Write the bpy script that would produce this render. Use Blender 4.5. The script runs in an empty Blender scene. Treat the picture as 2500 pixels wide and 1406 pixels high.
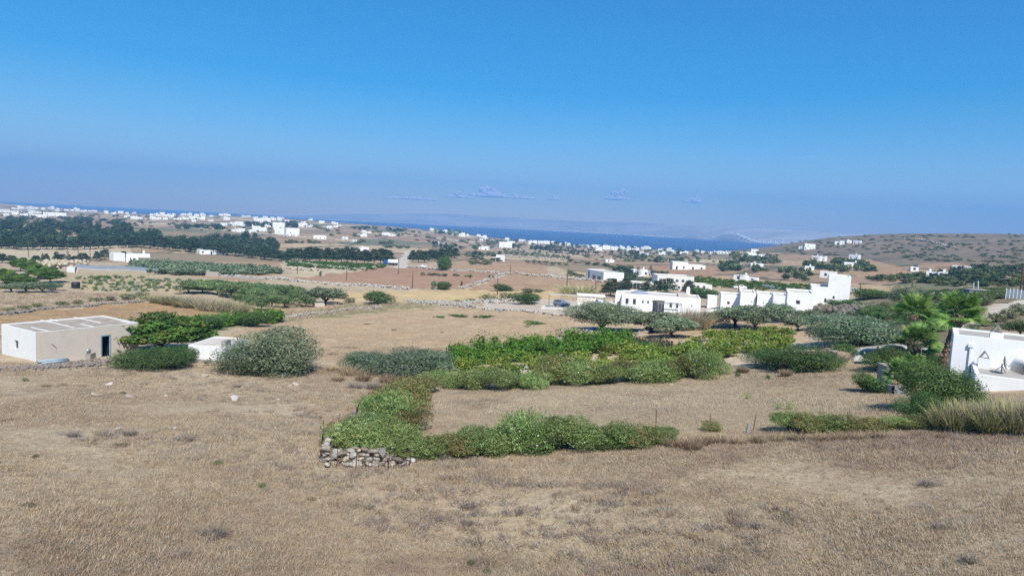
import bpy, math, random, time
import numpy as np
T0=time.time()
scene=bpy.context.scene
# ------------------------------------------------------------------ camera, sky, sun, exposure
PITCH=math.radians(5.28); ROLL=math.radians(2.86); CZ=45.0
F=1667.0; W2,H2=1250.0,703.0
SUN_AZ=math.radians(166); SUN_EL=math.radians(50)
cd=bpy.data.cameras.new('camera'); cam=bpy.data.objects.new('camera',cd); scene.collection.objects.link(cam)
cd.sensor_width=36; cd.lens=36*F/2500; cd.clip_start=.1; cd.clip_end=120000
cam.location=(0,0,CZ)
from mathutils import Matrix, Vector, Euler, noise as mnoise
cam.rotation_euler=(Matrix.Rotation(math.pi/2-PITCH,3,'X')@Matrix.Rotation(ROLL,3,'Z')).to_euler()
scene.camera=cam
world=bpy.data.worlds.new('World'); scene.world=world; world.use_nodes=True
wn=world.node_tree.nodes; wl=world.node_tree.links
sky=wn.new('ShaderNodeTexSky'); sky.sky_type='NISHITA'; sky.sun_disc=False
sky.sun_elevation=SUN_EL; sky.sun_rotation=SUN_AZ; sky.altitude=60; sky.air_density=1.1; sky.dust_density=.05; sky.ozone_density=3.6
bg=wn['Background']; hs=wn.new('ShaderNodeHueSaturation'); hs.inputs['Saturation'].default_value=1.72; hs.inputs['Value'].default_value=1.0
wl.new(sky.outputs[0],hs.inputs['Color']); wl.new(hs.outputs[0],bg.inputs[0]); bg.inputs[1].default_value=.096
sd=bpy.data.lights.new('sun','SUN'); sun=bpy.data.objects.new('sun',sd); scene.collection.objects.link(sun)
sd.energy=5.0; sd.angle=math.radians(.53); sd.color=(1,.955,.88)
sdir=Vector((math.sin(SUN_AZ)*math.cos(SUN_EL),math.cos(SUN_AZ)*math.cos(SUN_EL),math.sin(SUN_EL)))
sun.rotation_euler=sdir.to_track_quat('Z','Y').to_euler(); sun.location=sdir*200+Vector((0,0,CZ))
vs=scene.view_settings; vs.view_transform='Standard'; vs.look='None'; vs.gamma=1; vs.exposure=0.48; vs.use_curve_mapping=False
cy=scene.cycles; cy.use_denoising=False; cy.max_bounces=5; cy.diffuse_bounces=2; cy.glossy_bounces=2; cy.transmission_bounces=3; cy.transparent_max_bounces=8; cy.volume_bounces=1
cy.use_adaptive_sampling=True; cy.adaptive_threshold=.01; cy.caustics_reflective=False; cy.caustics_refractive=False
# ------------------------------------------------------------------ helpers
RNG=np.random.default_rng(7); random.seed(7)
COL=scene.collection
def tag(o,label=None,cat=None,group=None,kind=None):
    if label: o['label']=label
    if cat: o['category']=cat
    if group: o['group']=group
    if kind: o['kind']=kind
    return o
def link(name,data,parent=None):
    o=bpy.data.objects.new(name,data); COL.objects.link(o)
    if parent: o.parent=parent
    return o
def empty(name,loc=(0,0,0),rz=0,sc=1):
    o=link(name,None); o.location=loc; o.rotation_euler=(0,0,rz); o.empty_display_size=.3
    o.scale=(sc,)*3 if not hasattr(sc,'__len__') else sc
    return o
def mesh_np(name,v,f,mats=None,smooth=False,attrs=None,fmat=None):
    """v (n,3), f (m,k) uniform arity"""
    v=np.asarray(v,np.float32); f=np.asarray(f,np.int32)
    me=bpy.data.meshes.new(name); n=len(v); m,k=f.shape
    me.vertices.add(n); me.vertices.foreach_set('co',v.ravel())
    me.loops.add(m*k); me.loops.foreach_set('vertex_index',f.ravel())
    me.polygons.add(m); me.polygons.foreach_set('loop_start',np.arange(0,m*k,k,dtype=np.int32))
    if smooth: me.polygons.foreach_set('use_smooth',np.ones(m,bool))
    for mt in (mats or []): me.materials.append(mt)
    if fmat is not None: me.polygons.foreach_set('material_index',np.asarray(fmat,np.int32))
    for an,arr in (attrs or {}).items():
        a=me.attributes.new(an,'FLOAT','POINT'); a.data.foreach_set('value',np.asarray(arr,np.float32))
    me.update(calc_edges=True); return me
def srgb(r,g,b):
    f=lambda c:(c/255/12.92) if c/255<=.04045 else ((c/255+.055)/1.055)**2.4
    return (f(r),f(g),f(b),1)
MATS={}
class NT:
    def __init__(s,name):
        s.m=bpy.data.materials.new(name); s.m.use_nodes=True; s.n=s.m.node_tree.nodes; s.l=s.m.node_tree.links
        s.b=s.n['Principled BSDF']; s.b.inputs['Roughness'].default_value=.9; s.b.inputs['Specular IOR Level'].default_value=.15
        s.tc=None; MATS[name]=s.m
    def co(s,kind='Object'):
        if s.tc is None: s.tc=s.n.new('ShaderNodeTexCoord')
        return s.tc.outputs[kind]
    def scaled(s,vec,sc):
        m=s.n.new('ShaderNodeMapping'); s.l.new(vec,m.inputs[0]); m.inputs['Scale'].default_value=sc; return m.outputs[0]
    def noise(s,scale,detail=4,rough=.6,vec=None,out='Fac',dist=0):
        t=s.n.new('ShaderNodeTexNoise'); t.inputs['Scale'].default_value=scale; t.inputs['Detail'].default_value=detail; t.inputs['Roughness'].default_value=rough; t.inputs['Distortion'].default_value=dist
        s.l.new(vec if vec is not None else s.co(),t.inputs['Vector']); return t.outputs[out]
    def voro(s,scale,vec=None,out='Color',feat='F1',rnd=1):
        t=s.n.new('ShaderNodeTexVoronoi'); t.feature=feat; t.inputs['Scale'].default_value=scale; t.inputs['Randomness'].default_value=rnd
        s.l.new(vec if vec is not None else s.co(),t.inputs['Vector']); return t.outputs[out]
    def ramp(s,fac,stops,interp='LINEAR'):
        r=s.n.new('ShaderNodeValToRGB'); r.color_ramp.interpolation=interp; e=r.color_ramp.elements
        while len(e)<len(stops): e.new(.5)
        for x,(p,c) in zip(e,stops): x.position=p; x.color=c if len(c)==4 else (*c,1)
        s.l.new(fac,r.inputs[0]); return r.outputs[0]
    def mix(s,a,b,fac,mode='MIX'):
        m=s.n.new('ShaderNodeMix'); m.data_type='RGBA'; m.blend_type=mode; m.clamp_factor=True
        for sock,v in ((m.inputs[0],fac),(m.inputs[6],a),(m.inputs[7],b)):
            if hasattr(v,'is_output'): s.l.new(v,sock)
            else: sock.default_value=v
        return m.outputs[2]
    def math(s,op,a,b=0.,c=None):
        m=s.n.new('ShaderNodeMath'); m.operation=op
        for i,v in enumerate((a,b)+((c,) if c is not None else ())):
            if hasattr(v,'is_output'): s.l.new(v,m.inputs[i])
            else: m.inputs[i].default_value=v
        return m.outputs[0]
    def rng(s,v,a,b,c,d):
        m=s.n.new('ShaderNodeMapRange'); s.l.new(v,m.inputs[0])
        for i,x in enumerate((a,b,c,d)): m.inputs[i+1].default_value=x
        return m.outputs[0]
    def attr(s,name,typ='GEOMETRY',out='Fac'):
        a=s.n.new('ShaderNodeAttribute'); a.attribute_name=name; a.attribute_type=typ; return a.outputs[out]
    def rand(s):
        o=s.n.new('ShaderNodeObjectInfo'); return o.outputs['Random']
    def color(s,c):
        if hasattr(c,'is_output'): s.l.new(c,s.b.inputs['Base Color'])
        else: s.b.inputs['Base Color'].default_value=c
    def bump(s,h,strength=.5,dist=.1):
        b=s.n.new('ShaderNodeBump'); b.inputs['Strength'].default_value=strength; b.inputs['Distance'].default_value=dist
        s.l.new(h,b.inputs['Height']); s.l.new(b.outputs[0],s.b.inputs['Normal'])
    def rough(s,v): s.b.inputs['Roughness'].default_value=v
    def spec(s,v): s.b.inputs['Specular IOR Level'].default_value=v
# ------------------------------------------------------------------ terrain model
def _axes():
    f=np.array([0,math.cos(PITCH),-math.sin(PITCH)]); r0=np.array([1.,0,0]); u0=np.cross(r0,f)
    return r0*math.cos(ROLL)+u0*math.sin(ROLL), -r0*math.sin(ROLL)+u0*math.cos(ROLL), f
R_,U_,F_=_axes()
def proj(x,y,z):
    dz=z-CZ
    a=x*R_[0]+y*R_[1]+dz*R_[2]; b=x*U_[0]+y*U_[1]+dz*U_[2]; c=x*F_[0]+y*F_[1]+dz*F_[2]
    c=np.where(np.abs(c)<1e-3,1e-3,c)
    return W2+F*a/c, H2-F*b/c, c
def ray(px,py):
    d=F_*F+R_*(px-W2)+U_*(H2-py); return d/np.hypot(d[0],d[1])
CP=[(-300,1400,17),(400,1400,17.5),(1250,1400,18),(2100,1400,18),(2800,1400,18),
(870,1130,28),(200,1130,27.5),(-300,1130,27),(1600,1080,31),(2300,1060,33),(2800,1060,33),
(100,885,70),(-300,900,68),(500,890,68),(750,900,66),(950,930,58),(1100,945,54),(1500,920,60),(1750,900,66),(2000,890,66),(2200,950,52),(2450,1000,40),(2800,1010,40),
(300,800,105),(0,770,125),(-400,780,120),(700,800,110),(1000,840,85),(1300,830,92),(1000,760,140),(1300,760,140),(1600,830,95),(1850,810,105),(2050,830,90),
(200,735,165),(700,755,160),(1000,735,175),(1350,745,165),(1600,770,140),(1900,765,140),(2030,740,160),(2250,800,95),(2450,760,105),(2800,770,105),(2480,715,140),(2800,720,140),
(-300,700,220),(100,700,215),(500,690,230),(900,700,230),(1200,700,230),(1500,690,260),(1850,700,260),(2100,715,210),(2350,690,240),(2800,690,240),
(-300,650,320),(100,650,320),(600,650,340),(1000,650,370),(1300,655,370),(1450,680,300),(1750,660,420),(2000,680,330),(2300,660,380),(2800,660,380),
(-300,615,430),(100,620,430),(500,630,450),(900,630,480),(1200,630,560),(1600,640,560),(1900,640,560),(2200,650,450),(2450,640,480),(2800,640,480),
(-300,545,800),(50,560,800),(400,560,850),(700,570,1000),(1000,580,1100),(1300,605,1100),(1600,620,950),(1850,620,900),(2100,620,800),(2300,610,800),(2480,600,850),(2800,600,850),
(50,525,1600),(400,540,1400),(550,526,1800),(850,547,1700),(1000,558,1600),(1200,583,1500),(1500,606,1500),(1750,617,1500),(1880,605,1200),(2000,580,1150),(2150,571,1150),(2500,572,1150),(2800,575,1150),
(0,498,3200),(200,514,2800),(350,525,2500),(-300,480,3200)]
_p=[];_v=[]
for px,py,D in CP:
    d=ray(px,py); _p.append((math.atan2(d[0],d[1]),math.log(D)*.55)); _v.append(d[2]*D)
for t in np.radians([-60,-30,0,30,60]):
    _p+= [(t,math.log(5)*.55),(t,math.log(9)*.55)]; _v+=[-7.3,-7.7]
_p=np.array(_p);_v=np.array(_v)
def _phi(r2): return np.where(r2>0,.5*r2*np.log(np.maximum(r2,1e-12)),0)
def _fit(lam=.004):
    n=len(_p); A=np.zeros((n+3,n+3)); A[:n,:n]=_phi(((_p[:,None]-_p[None])**2).sum(-1))+lam*np.eye(n)
    A[:n,n]=1;A[:n,n+1:]=_p;A[n:,:n]=A[:n,n:].T
    return np.linalg.solve(A,np.r_[_v,0,0,0])
_W=_fit()
COAST=np.array([(-2000,3600),(0,3400),(200,2950),(350,2650),(550,2050),(700,1950),(850,1800),(1000,1700),(1200,1590),(1500,1590),(1750,1590),(1900,1500),(2200,1700),(4500,1700)])
_ct=np.array([math.atan2(*ray(p,600)[:2]) for p in COAST[:,0]])
def _h0(t,D):
    q=np.stack([t.ravel(),np.log(D).ravel()*.55],1); out=np.empty(len(q))
    for i in range(0,len(q),20000):
        s=q[i:i+20000]; out[i:i+20000]=_phi(((s[:,None]-_p[None])**2).sum(-1))@_W[:-3]+_W[-3]+s@_W[-2:]
    return out.reshape(t.shape)+CZ
# the smooth terrain is tabulated once over azimuth x ln(distance)
_TG=np.linspace(-.85,.85,341); _LG=np.linspace(math.log(5),math.log(4000),360)
_TAB=_h0(*[a for a in np.meshgrid(_TG,np.exp(_LG),indexing='ij')])
def relief(x,y):
    D=np.hypot(x,y); k=np.clip(D/60,.35,3)
    return .10*k*(np.sin(x*.31+1.3*np.sin(y*.17))*np.sin(y*.27+.8*np.sin(x*.13)))+.05*k*np.sin(x*.9+y*.5)*np.sin(y*.83-x*.3)
def height(x,y):
    x=np.asarray(x,float);y=np.asarray(y,float)
    D=np.clip(np.hypot(x,y),5.0,3990.); t=np.clip(np.arctan2(x,y),-.849,.849)
    a=(t-_TG[0])/(_TG[1]-_TG[0]); b=(np.log(D)-_LG[0])/(_LG[1]-_LG[0])
    i=np.clip(a.astype(int),0,len(_TG)-2); j=np.clip(b.astype(int),0,len(_LG)-2); a=a-i; b=b-j
    z=(_TAB[i,j]*(1-a)+_TAB[i+1,j]*a)*(1-b)+(_TAB[i,j+1]*(1-a)+_TAB[i+1,j+1]*a)*b
    z=z+relief(x,y)
    dc=np.interp(t,_ct,COAST[:,1]); k=np.clip((D-dc)/120.,0,1)
    return z*(1-k)-8*k
def H(x,y): return float(height(x,y))
_DD=np.geomspace(10,3500,1600)
def ground(px,py):
    """the place on the ground that the photograph shows at this pixel"""
    t=math.atan2(*ray(px,py)[:2])
    for _ in range(2):
        x=_DD*math.sin(t); y=_DD*math.cos(t); z=height(x,y); qx,qy,_=proj(x,y,z)
        k=int(np.argmax(qy<=py)) if (qy<=py).any() else int(np.argmin(qy))
        if k==0: D=_DD[0]
        else:
            a=(qy[k-1]-py)/max(qy[k-1]-qy[k],1e-6); D=_DD[k-1]+(_DD[k]-_DD[k-1])*min(max(a,0),1)
        X=D*math.sin(t); Y=D*math.cos(t); Z=H(X,Y); ex,_,_=proj(X,Y,Z)
        t=math.atan2(*ray(px+(px-float(ex)),py)[:2])
    return Vector((X,Y,Z))
def mpp(p): return float(proj(p[0],p[1],p[2])[2])/F      # metres per photo pixel there
# ------------------------------------------------------------------ regions of the ground
def inpoly(px,py,poly):
    r=np.zeros(px.shape,bool); n=len(poly)
    for i in range(n):
        x0,y0=poly[i]; x1,y1=poly[(i+1)%n]
        if y0==y1: continue
        c=((y0>py)!=(y1>py))&(px<(x1-x0)*(py-y0)/(y1-y0)+x0); r^=c
    return r
KA=1.25
def alb(r,g,b):
    c=srgb(r,g,b); return (c[0]/KA,c[1]/KA,c[2]/KA,1)
def soil(name,cols,big=.03,mid=.35,fine=5.,bump=.6,rows=None,patch=None,stretch=(1,1,1)):
    """mottled earth: four colours mixed by noise at three scales"""
    n=NT(name); v=n.scaled(n.co(),stretch)
    a=n.ramp(n.noise(big,5,.6,v),[(.35,cols[0]),(.65,cols[1])])
    b=n.ramp(n.noise(mid,5,.65,v),[(.42,(0,0,0,1)),(.62,(1,1,1,1))])
    c=n.mix(a,cols[2],n.math('MULTIPLY',b,.75))
    d=n.noise(fine,3,.7,v)
    c=n.mix(c,cols[3],n.rng(d,.5,.68,0,.8))
    if patch:   # (colour, scale, threshold)
        for pc,ps,pt in patch:
            q=n.noise(ps,6,.7,v,dist=.4); c=n.mix(c,pc,n.rng(q,pt,pt+.06,0,.85))
    if rows:
        rc,rs,rr=rows; w=n.n.new('ShaderNodeTexWave'); w.inputs['Scale'].default_value=rs; w.inputs['Distortion'].default_value=1.2; w.inputs['Detail'].default_value=2
        mp=n.n.new('ShaderNodeMapping'); n.l.new(n.co(),mp.inputs[0]); mp.inputs['Rotation'].default_value=(0,0,rr); n.l.new(mp.outputs[0],w.inputs['Vector'])
        c=n.mix(c,rc,n.math('MULTIPLY',w.outputs['Fac'],.5))
    n.color(c); n.bump(n.math('ADD',d,n.math('MULTIPLY',n.noise(mid*4,3,.6,v),1.5)),bump,.12)
    return n.m
A=alb
M_ground=soil('dry_grass_soil',[A(192,172,140),A(172,150,122),A(204,186,154),A(150,128,106)],.06,.5,4.,.3,patch=[(A(152,128,112),.09,.58),(A(168,160,150),.21,.62)])
M_mown=soil('mown_straw',[A(190,168,132),A(168,148,118),A(200,180,146),A(140,122,100)],.07,.4,5.,.5,patch=[(A(150,140,122),.16,.6)],stretch=(.6,1.6,1))
M_sand=soil('sandy_vineyard_soil',[A(214,192,162),A(200,172,138),A(222,206,182),A(170,146,118)],.08,.6,4.,.5)
M_oliveyard=soil('olive_yard_soil',[A(202,172,138),A(190,158,124),A(212,188,156),A(160,132,104)],.08,.6,4.,.5)
M_gold=soil('golden_stubble',[A(208,180,130),A(196,168,122),A(216,190,144),A(182,152,110)],.03,.25,2.5,.3,stretch=(.5,1.6,1))
M_tan=soil('tan_grass_field',[A(196,168,130),A(182,154,120),A(204,180,142),A(152,126,98)],.04,.4,3.,.6,patch=[(A(158,148,108),.045,.59),(A(146,112,72),.3,.68)])
M_rust=soil('rust_grass_field',[A(178,144,100),A(166,132,92),A(188,156,112),A(140,108,74)],.04,.3,3.,.5)
M_plough=soil('ploughed_earth',[A(176,142,114),A(168,132,104),A(184,152,122),A(154,120,96)],.02,.12,1.,.35,rows=(A(160,126,100),.35,.35))
M_brown=soil('brown_fallow',[A(180,150,118),A(168,136,106),A(190,160,126),A(146,118,92)],.02,.1,1.2,.4,patch=[(A(150,134,96),.03,.62)])
M_pale=soil('pale_stubble',[A(198,180,148),A(188,170,138),A(206,190,160),A(170,152,122)],.02,.1,1.2,.3)
M_gravel=soil('yard_gravel',[A(204,186,164),A(194,176,154),A(214,200,180),A(176,158,138)],.08,.5,5.,.3)
M_road=soil('dirt_track_earth',[A(206,194,176),A(194,180,160),A(214,204,190),A(176,160,142)],.1,.5,4.,.3)
M_conc=soil('pale_concrete_drive',[A(226,220,208),A(216,208,196),A(232,228,220),A(200,188,172)],.1,.6,4.,.15)
M_scrubsoil=soil('scrub_soil',[A(140,124,100),A(112,108,86),A(164,146,118),A(88,88,66)],.05,.4,2.,.7,patch=[(A(82,92,62),.12,.52)])
M_garden=soil('garden_soil',[A(196,170,134),A(182,158,124),A(204,182,146),A(128,134,108)],.05,.5,3.,.5,patch=[(A(116,140,120),.16,.56),(A(134,146,112),.4,.6)])
M_weeds=soil('green_weeds',[A(140,144,94),A(162,150,106),A(122,136,84),A(178,160,124)],.08,.6,3.,.7)
M_hill=soil('hillside_soil',[A(136,120,98),A(118,106,88),A(152,132,108),A(104,98,80)],.006,.05,.35,.5,patch=[(A(98,98,76),.02,.54),(A(190,160,124),.011,.65),(A(92,92,72),.06,.60)],stretch=(1,.55,1))
# far farmland: a patchwork of fields
def farmland():
    n=NT('farmland'); v=n.scaled(n.co(),(.75,.42,0))
    wob=n.n.new('ShaderNodeVectorMath'); wob.operation='ADD'; nz=n.n.new('ShaderNodeVectorMath'); nz.operation='SCALE'; nz.inputs[3].default_value=14.
    n.l.new(n.noise(.02,3,.5,None,'Color'),nz.inputs[0]); n.l.new(v,wob.inputs[0]); n.l.new(nz.outputs[0],wob.inputs[1])
    sep=n.n.new('ShaderNodeSeparateColor'); n.l.new(n.voro(.018,wob.outputs[0],'Color'),sep.inputs[0])
    c=n.ramp(sep.outputs[0],[(0,A(184,158,126)),(.18,A(172,142,114)),(.34,A(196,172,136)),(.5,A(180,152,120)),(.63,A(154,136,108)),(.74,A(200,182,148)),(.87,A(126,126,96)),(.93,A(176,146,116))],'CONSTANT')
    e=n.voro(.018,wob.outputs[0],'Distance','DISTANCE_TO_EDGE')
    c=n.mix(A(98,100,80),c,n.rng(e,.012,.05,0,1))
    c=n.mix(c,A(112,108,84),n.rng(n.noise(.04,6,.7),.56,.64,0,.7))
    c=n.mix(c,A(150,124,100),n.rng(n.noise(.35,4,.7),.5,.7,0,.5))
    n.color(c); return n.m
M_far=farmland()
REG=[ # name, material, polygons in photograph pixels
('field',M_far,[[(-900,642),(0,642),(300,640),(700,640),(960,648),(1100,640),(1350,650),(1480,690),(1700,700),(1980,700),(2080,700),(2260,705),(2500,690),(3400,690),(3400,400),(-900,400)]]),
('hillside',M_hill,[[(1790,612),(1860,601),(1960,575),(2100,560),(2500,556),(3400,540),(3400,655),(2500,650),(2300,640),(2180,648),(2050,628),(1900,618)]]),
('brown_field',M_brown,[[(1100,636),(1330,648),(1345,682),(1240,666),(1090,660)],[(1250,668),(1480,688),(1560,702),(1500,720),(1400,722),(1110,710)],[(2060,640),(2120,633),(2190,650),(2240,668),(2100,680),(2070,668)],[(480,640),(700,640),(640,690),(340,672)]]),
('tan_field',M_tan,[[(2060,692),(2240,700),(2210,716),(2150,712),(2060,724)],[(470,838),(660,786),(900,766),(1050,750),(1240,756),(1395,771),(1372,815),(1250,840),(1090,852),(850,886),(770,880),(760,850)]]),
('ploughed_field',M_plough,[[(905,654),(1000,651),(1150,661),(1222,668),(1120,707),(1010,703),(690,682),(860,664)],[(1600,648),(1730,655),(1748,676),(1690,690),(1620,672)]]),
('pale_field',M_pale,[[(-500,606),(0,606),(180,600),(310,600),(320,622),(280,628),(0,640),(-500,650)],[(690,640),(930,654),(860,664),(730,678),(690,655)]]),
('garden_plot',M_garden,[[(150,662),(470,672),(640,692),(620,702),(380,716),(180,716),(150,700)]]),
('stubble_field',M_gold,[[(826,712),(1100,708),(1370,713),(1420,722),(1350,729),(1150,736),(960,738),(826,736)]]),
('grass_field',M_rust,[[(-600,775),(0,768),(380,736),(500,752),(540,768),(420,782),(330,790),(-600,812)]]),
('weedy_ground',M_weeds,[[(640,768),(850,742),(1040,735),(1060,748),(900,765),(690,785)],[(440,784),(640,762),(680,786),(470,812)]]),
('orchard_ground',M_oliveyard,[[(560,766),(640,738),(820,735),(835,750),(760,756),(620,770)]]),
('gravel_yard',M_gravel,[[(1130,748),(1330,732),(1500,736),(1760,752),(1990,758),(1990,768),(1700,780),(1500,774),(1395,771),(1240,757)]]),
('olive_yard',M_oliveyard,[[(1375,820),(1380,776),(1650,782),(2010,762),(2000,800),(1985,832),(1700,824),(1640,852),(1560,828)]]),
('vineyard_ground',M_sand,[[(850,900),(1090,858),(1450,830),(1640,850),(1720,868),(1720,818),(1900,822),(2010,850),(1830,892),(1500,912),(1100,932),(880,912)]]),
('scrubland',M_scrubsoil,[[(1990,770),(2060,735),(2160,712),(2260,705),(2500,692),(3400,692),(3400,735),(2500,733),(2430,742),(2390,770),(2330,806),(2300,840),(2100,840),(2010,830)],[(2335,836),(2520,745),(2520,790),(2400,830)]]),
('mown_field',M_mown,[[(1036,1034),(1060,968),(1150,950),(1500,940),(1750,905),(2010,905),(2080,885),(2150,900),(2115,960),(2205,1012),(2180,1036),(1900,1046),(1650,1062),(1200,1062),(1030,1050)]]),
('driveway',M_conc,[[(2068,856),(2100,842),(2160,836),(2260,842),(2260,884),(2140,892),(2085,876)]]),
('dirt_track',M_road,[[(2900,735),(2510,733),(2440,741),(2405,766),(2325,808),(2320,838),(2385,803),(2425,777),(2510,752),(2900,760)],[(960,654),(975,634),(990,612),(1003,612),(1000,634),(992,654)],[(1128,704),(1225,668),(1240,668),(1142,707)]]),
]
def build_ground():
    th=np.concatenate([np.radians(np.linspace(-180,-48,30))[:-1],np.radians(np.linspace(-48,-40,25))[:-1],np.radians(np.linspace(-40,40,720)),np.radians(np.linspace(40,48,25))[1:],np.radians(np.linspace(48,180,30))[1:]])
    D=np.concatenate([[0.5,2,4,6,8],np.geomspace(10,60,70)[:-1],np.geomspace(60,1500,300)[:-1],np.geomspace(1500,3700,40)])
    TT,DD=np.meshgrid(th,D,indexing='ij'); X=DD*np.sin(TT); Y=DD*np.cos(TT); Z=height(X,Y)
    nt,nd=X.shape; idx=np.arange(nt*nd).reshape(nt,nd)
    q=np.stack([idx[:-1,:-1],idx[1:,:-1],idx[1:,1:],idx[:-1,1:]],-1).reshape(-1,4)[:,::-1]
    V=np.stack([X,Y,Z],-1).reshape(-1,3); C=V[q].mean(1)
    px,py,c=proj(C[:,0],C[:,1],C[:,2]); front=c>1
    # ragged field borders
    s=np.clip(400/np.maximum(np.hypot(C[:,0],C[:,1]),20),.3,3)
    px=px+s*4*np.sin(C[:,0]*.21+C[:,1]*.13)+s*3*np.sin(C[:,0]*.57-C[:,1]*.31); py=py+s*1.*np.sin(C[:,0]*.33+C[:,1]*.41)
    reg=np.zeros(len(q),int)
    for i,(nm,mt,polys) in enumerate(REG):
        for p in polys: reg[front&inpoly(px,py,p)]=i+1
    for i,(nm,mt) in enumerate([('ground',M_ground)]+[(r[0],r[1]) for r in REG]):
        f=q[reg==i]
        if not len(f): continue
        u,inv=np.unique(f,return_inverse=True)
        me=mesh_np(nm,V[u],inv.reshape(-1,4),[mt],True); o=link(nm,me); o['kind']='structure'
build_ground()
# ------------------------------------------------------------------ sea
def sea():
    n=NT('sea_water'); n.rough(.22); n.b.inputs['IOR'].default_value=1.33; n.spec(.03)
    v=n.scaled(n.co(),(1,1,1))
    h=n.math('ADD',n.noise(.12,4,.6,v),n.math('MULTIPLY',n.noise(.012,3,.6,v),4.))
    n.bump(h,1.,1.6)
    n.color(n.mix((.002,.020,.095,1),(.004,.033,.13,1),n.rng(n.noise(.0016,4,.6,n.scaled(n.co(),(.4,1.4,1))),.4,.65,0,1)))
    g=np.array([-11500,11500]); V=[(-11500,700,0),(11500,700,0),(11500,11500,0),(-11500,11500,0)]
    o=link('sea',mesh_np('sea',V,[[0,1,2,3]],[n.m])); o['kind']='structure'
sea()
# ------------------------------------------------------------------ the island across the strait
def fbm(x,y,o=6,s=1.,seed=0.):
    out=np.zeros_like(x); a=1.; r=np.random.default_rng(int(seed)+5)
    for k in range(o):
        for _ in range(3):
            th=r.uniform(0,6.28); ph=r.uniform(0,6.28); f=s*(1.9**k)*r.uniform(.8,1.25)
            out+=a/3*np.sin((x*math.cos(th)+y*math.sin(th))*f+ph+1.1*np.sin((x*math.sin(th)-y*math.cos(th))*f*.7+ph*2))
        a*=.52
    return out
def island():
    PX=np.array([560,700,850,1000,1250,1500,1700,1900,2100,2500,2900.])
    SD=np.array([7400,7400,7400,7300,7200,7000,6000,5100,4700,4600,4600.])
    RP=np.array([540,526,517,514,524,538,550,563,576,600,620.])      # skyline
    th=np.array([math.atan2(*ray(p,560)[:2]) for p in PX])
    t=np.linspace(th[0],th[-1],520); s=np.interp(t,th,SD); D0=np.linspace(0,1,90)
    hor=486+.05*np.interp(t,th,PX); rp=np.interp(t,th,RP); depth=1700.
    rz=np.maximum(CZ+(hor-rp)/F*(s+depth*.75),6)
    T,S=np.meshgrid(t,D0,indexing='ij'); DD=s[:,None]+S*depth; X=DD*np.sin(T); Y=DD*np.cos(T)
    prof=np.interp(S,[0,.03,.1,.3,.55,.75,1],[0,.05,.10,.30,.72,1.,.7])
    n=fbm(X,Y,7,1/1500.,3); Z=rz[:,None]*prof*(1+.30*n*np.clip(S*3,0.,1))+18*n*np.clip(S*10,0,1)*(1-S)
    for px,dd,w,h in ((1690,5400,.02,36),(1790,5300,.028,62),(1450,7300,.03,40)):
        tt=math.atan2(*ray(px,570)[:2]); Z=np.maximum(Z,h*np.exp(-((T-tt)/w)**2-((DD-dd-450)/420)**2)*(1+.25*n)+0*Z)
    Z[:,0]=-6; Z=np.maximum(Z,-6); Z=Z*np.minimum(1,215/max(Z.max(),1))
    idx=np.arange(T.size).reshape(T.shape); q=np.stack([idx[:-1,:-1],idx[1:,:-1],idx[1:,1:],idx[:-1,1:]],-1).reshape(-1,4)[:,::-1]
    m=NT('hazed_island_rock'); c=m.ramp(m.noise(.0012,7,.65),[(.3,A(166,162,148)),(.5,A(190,182,166)),(.62,A(216,206,190)),(.75,A(152,154,138))])  # pale stone, its colour lightened further to imitate fading in haze
    m.color(c); V=np.stack([X,Y,Z],-1).reshape(-1,3)
    o=link('island_hills',mesh_np('island_hills',V,q,[m.m],True)); o['kind']='structure'
    # the towns on its shore: nobody could count the houses
    r=np.random.default_rng(4); vs=[];fs=[];cube=np.array([(x,y,z) for z in (0,1) for x in (-.5,.5) for y in (-.5,.5)],float)
    cf=np.array([(0,1,3,2),(4,6,7,5),(0,4,5,1),(2,3,7,6),(0,2,6,4),(1,5,7,3)])
    def town(p0,p1,n_,smax,hill=0):
        for _ in range(n_):
            tt=math.atan2(*ray(r.uniform(p0,p1),570)[:2]); k=np.clip((tt-t[0])/(t[1]-t[0]),0,len(t)-2).astype(int)
            sv=abs(r.normal(0,smax)) if not hill else r.uniform(hill*.3,hill)
            j=int(np.clip(sv*89,1,88)); x,y,z=X[k,j],Y[k,j],Z[k,j]
            w=r.uniform(6,12); b=cube*np.array([w,w*.8,r.uniform(4,7)]); a=r.uniform(0,3); 
            b=np.stack([b[:,0]*math.cos(a)-b[:,1]*math.sin(a),b[:,0]*math.sin(a)+b[:,1]*math.cos(a),b[:,2]],1)+np.array([x,y,z-1])
            fs.append(cf+len(vs)*8); vs.append(b)
    town(1330,1640,240,.03); town(1290,1560,50,.12); town(1500,1680,60,.03); town(1740,1792,70,.16,.22); town(1810,1900,90,.05); town(1800,1960,60,.12); town(1670,1720,14,.1,.15)
    w=NT('far_whitewash'); w.color((.8,.8,.78,1))
    o=link('far_town',mesh_np('far_town',np.concatenate(vs),np.concatenate(fs),[w.m])); tag(o,'specks of white houses along the shore of the far island','town',kind='stuff')
island()
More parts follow.
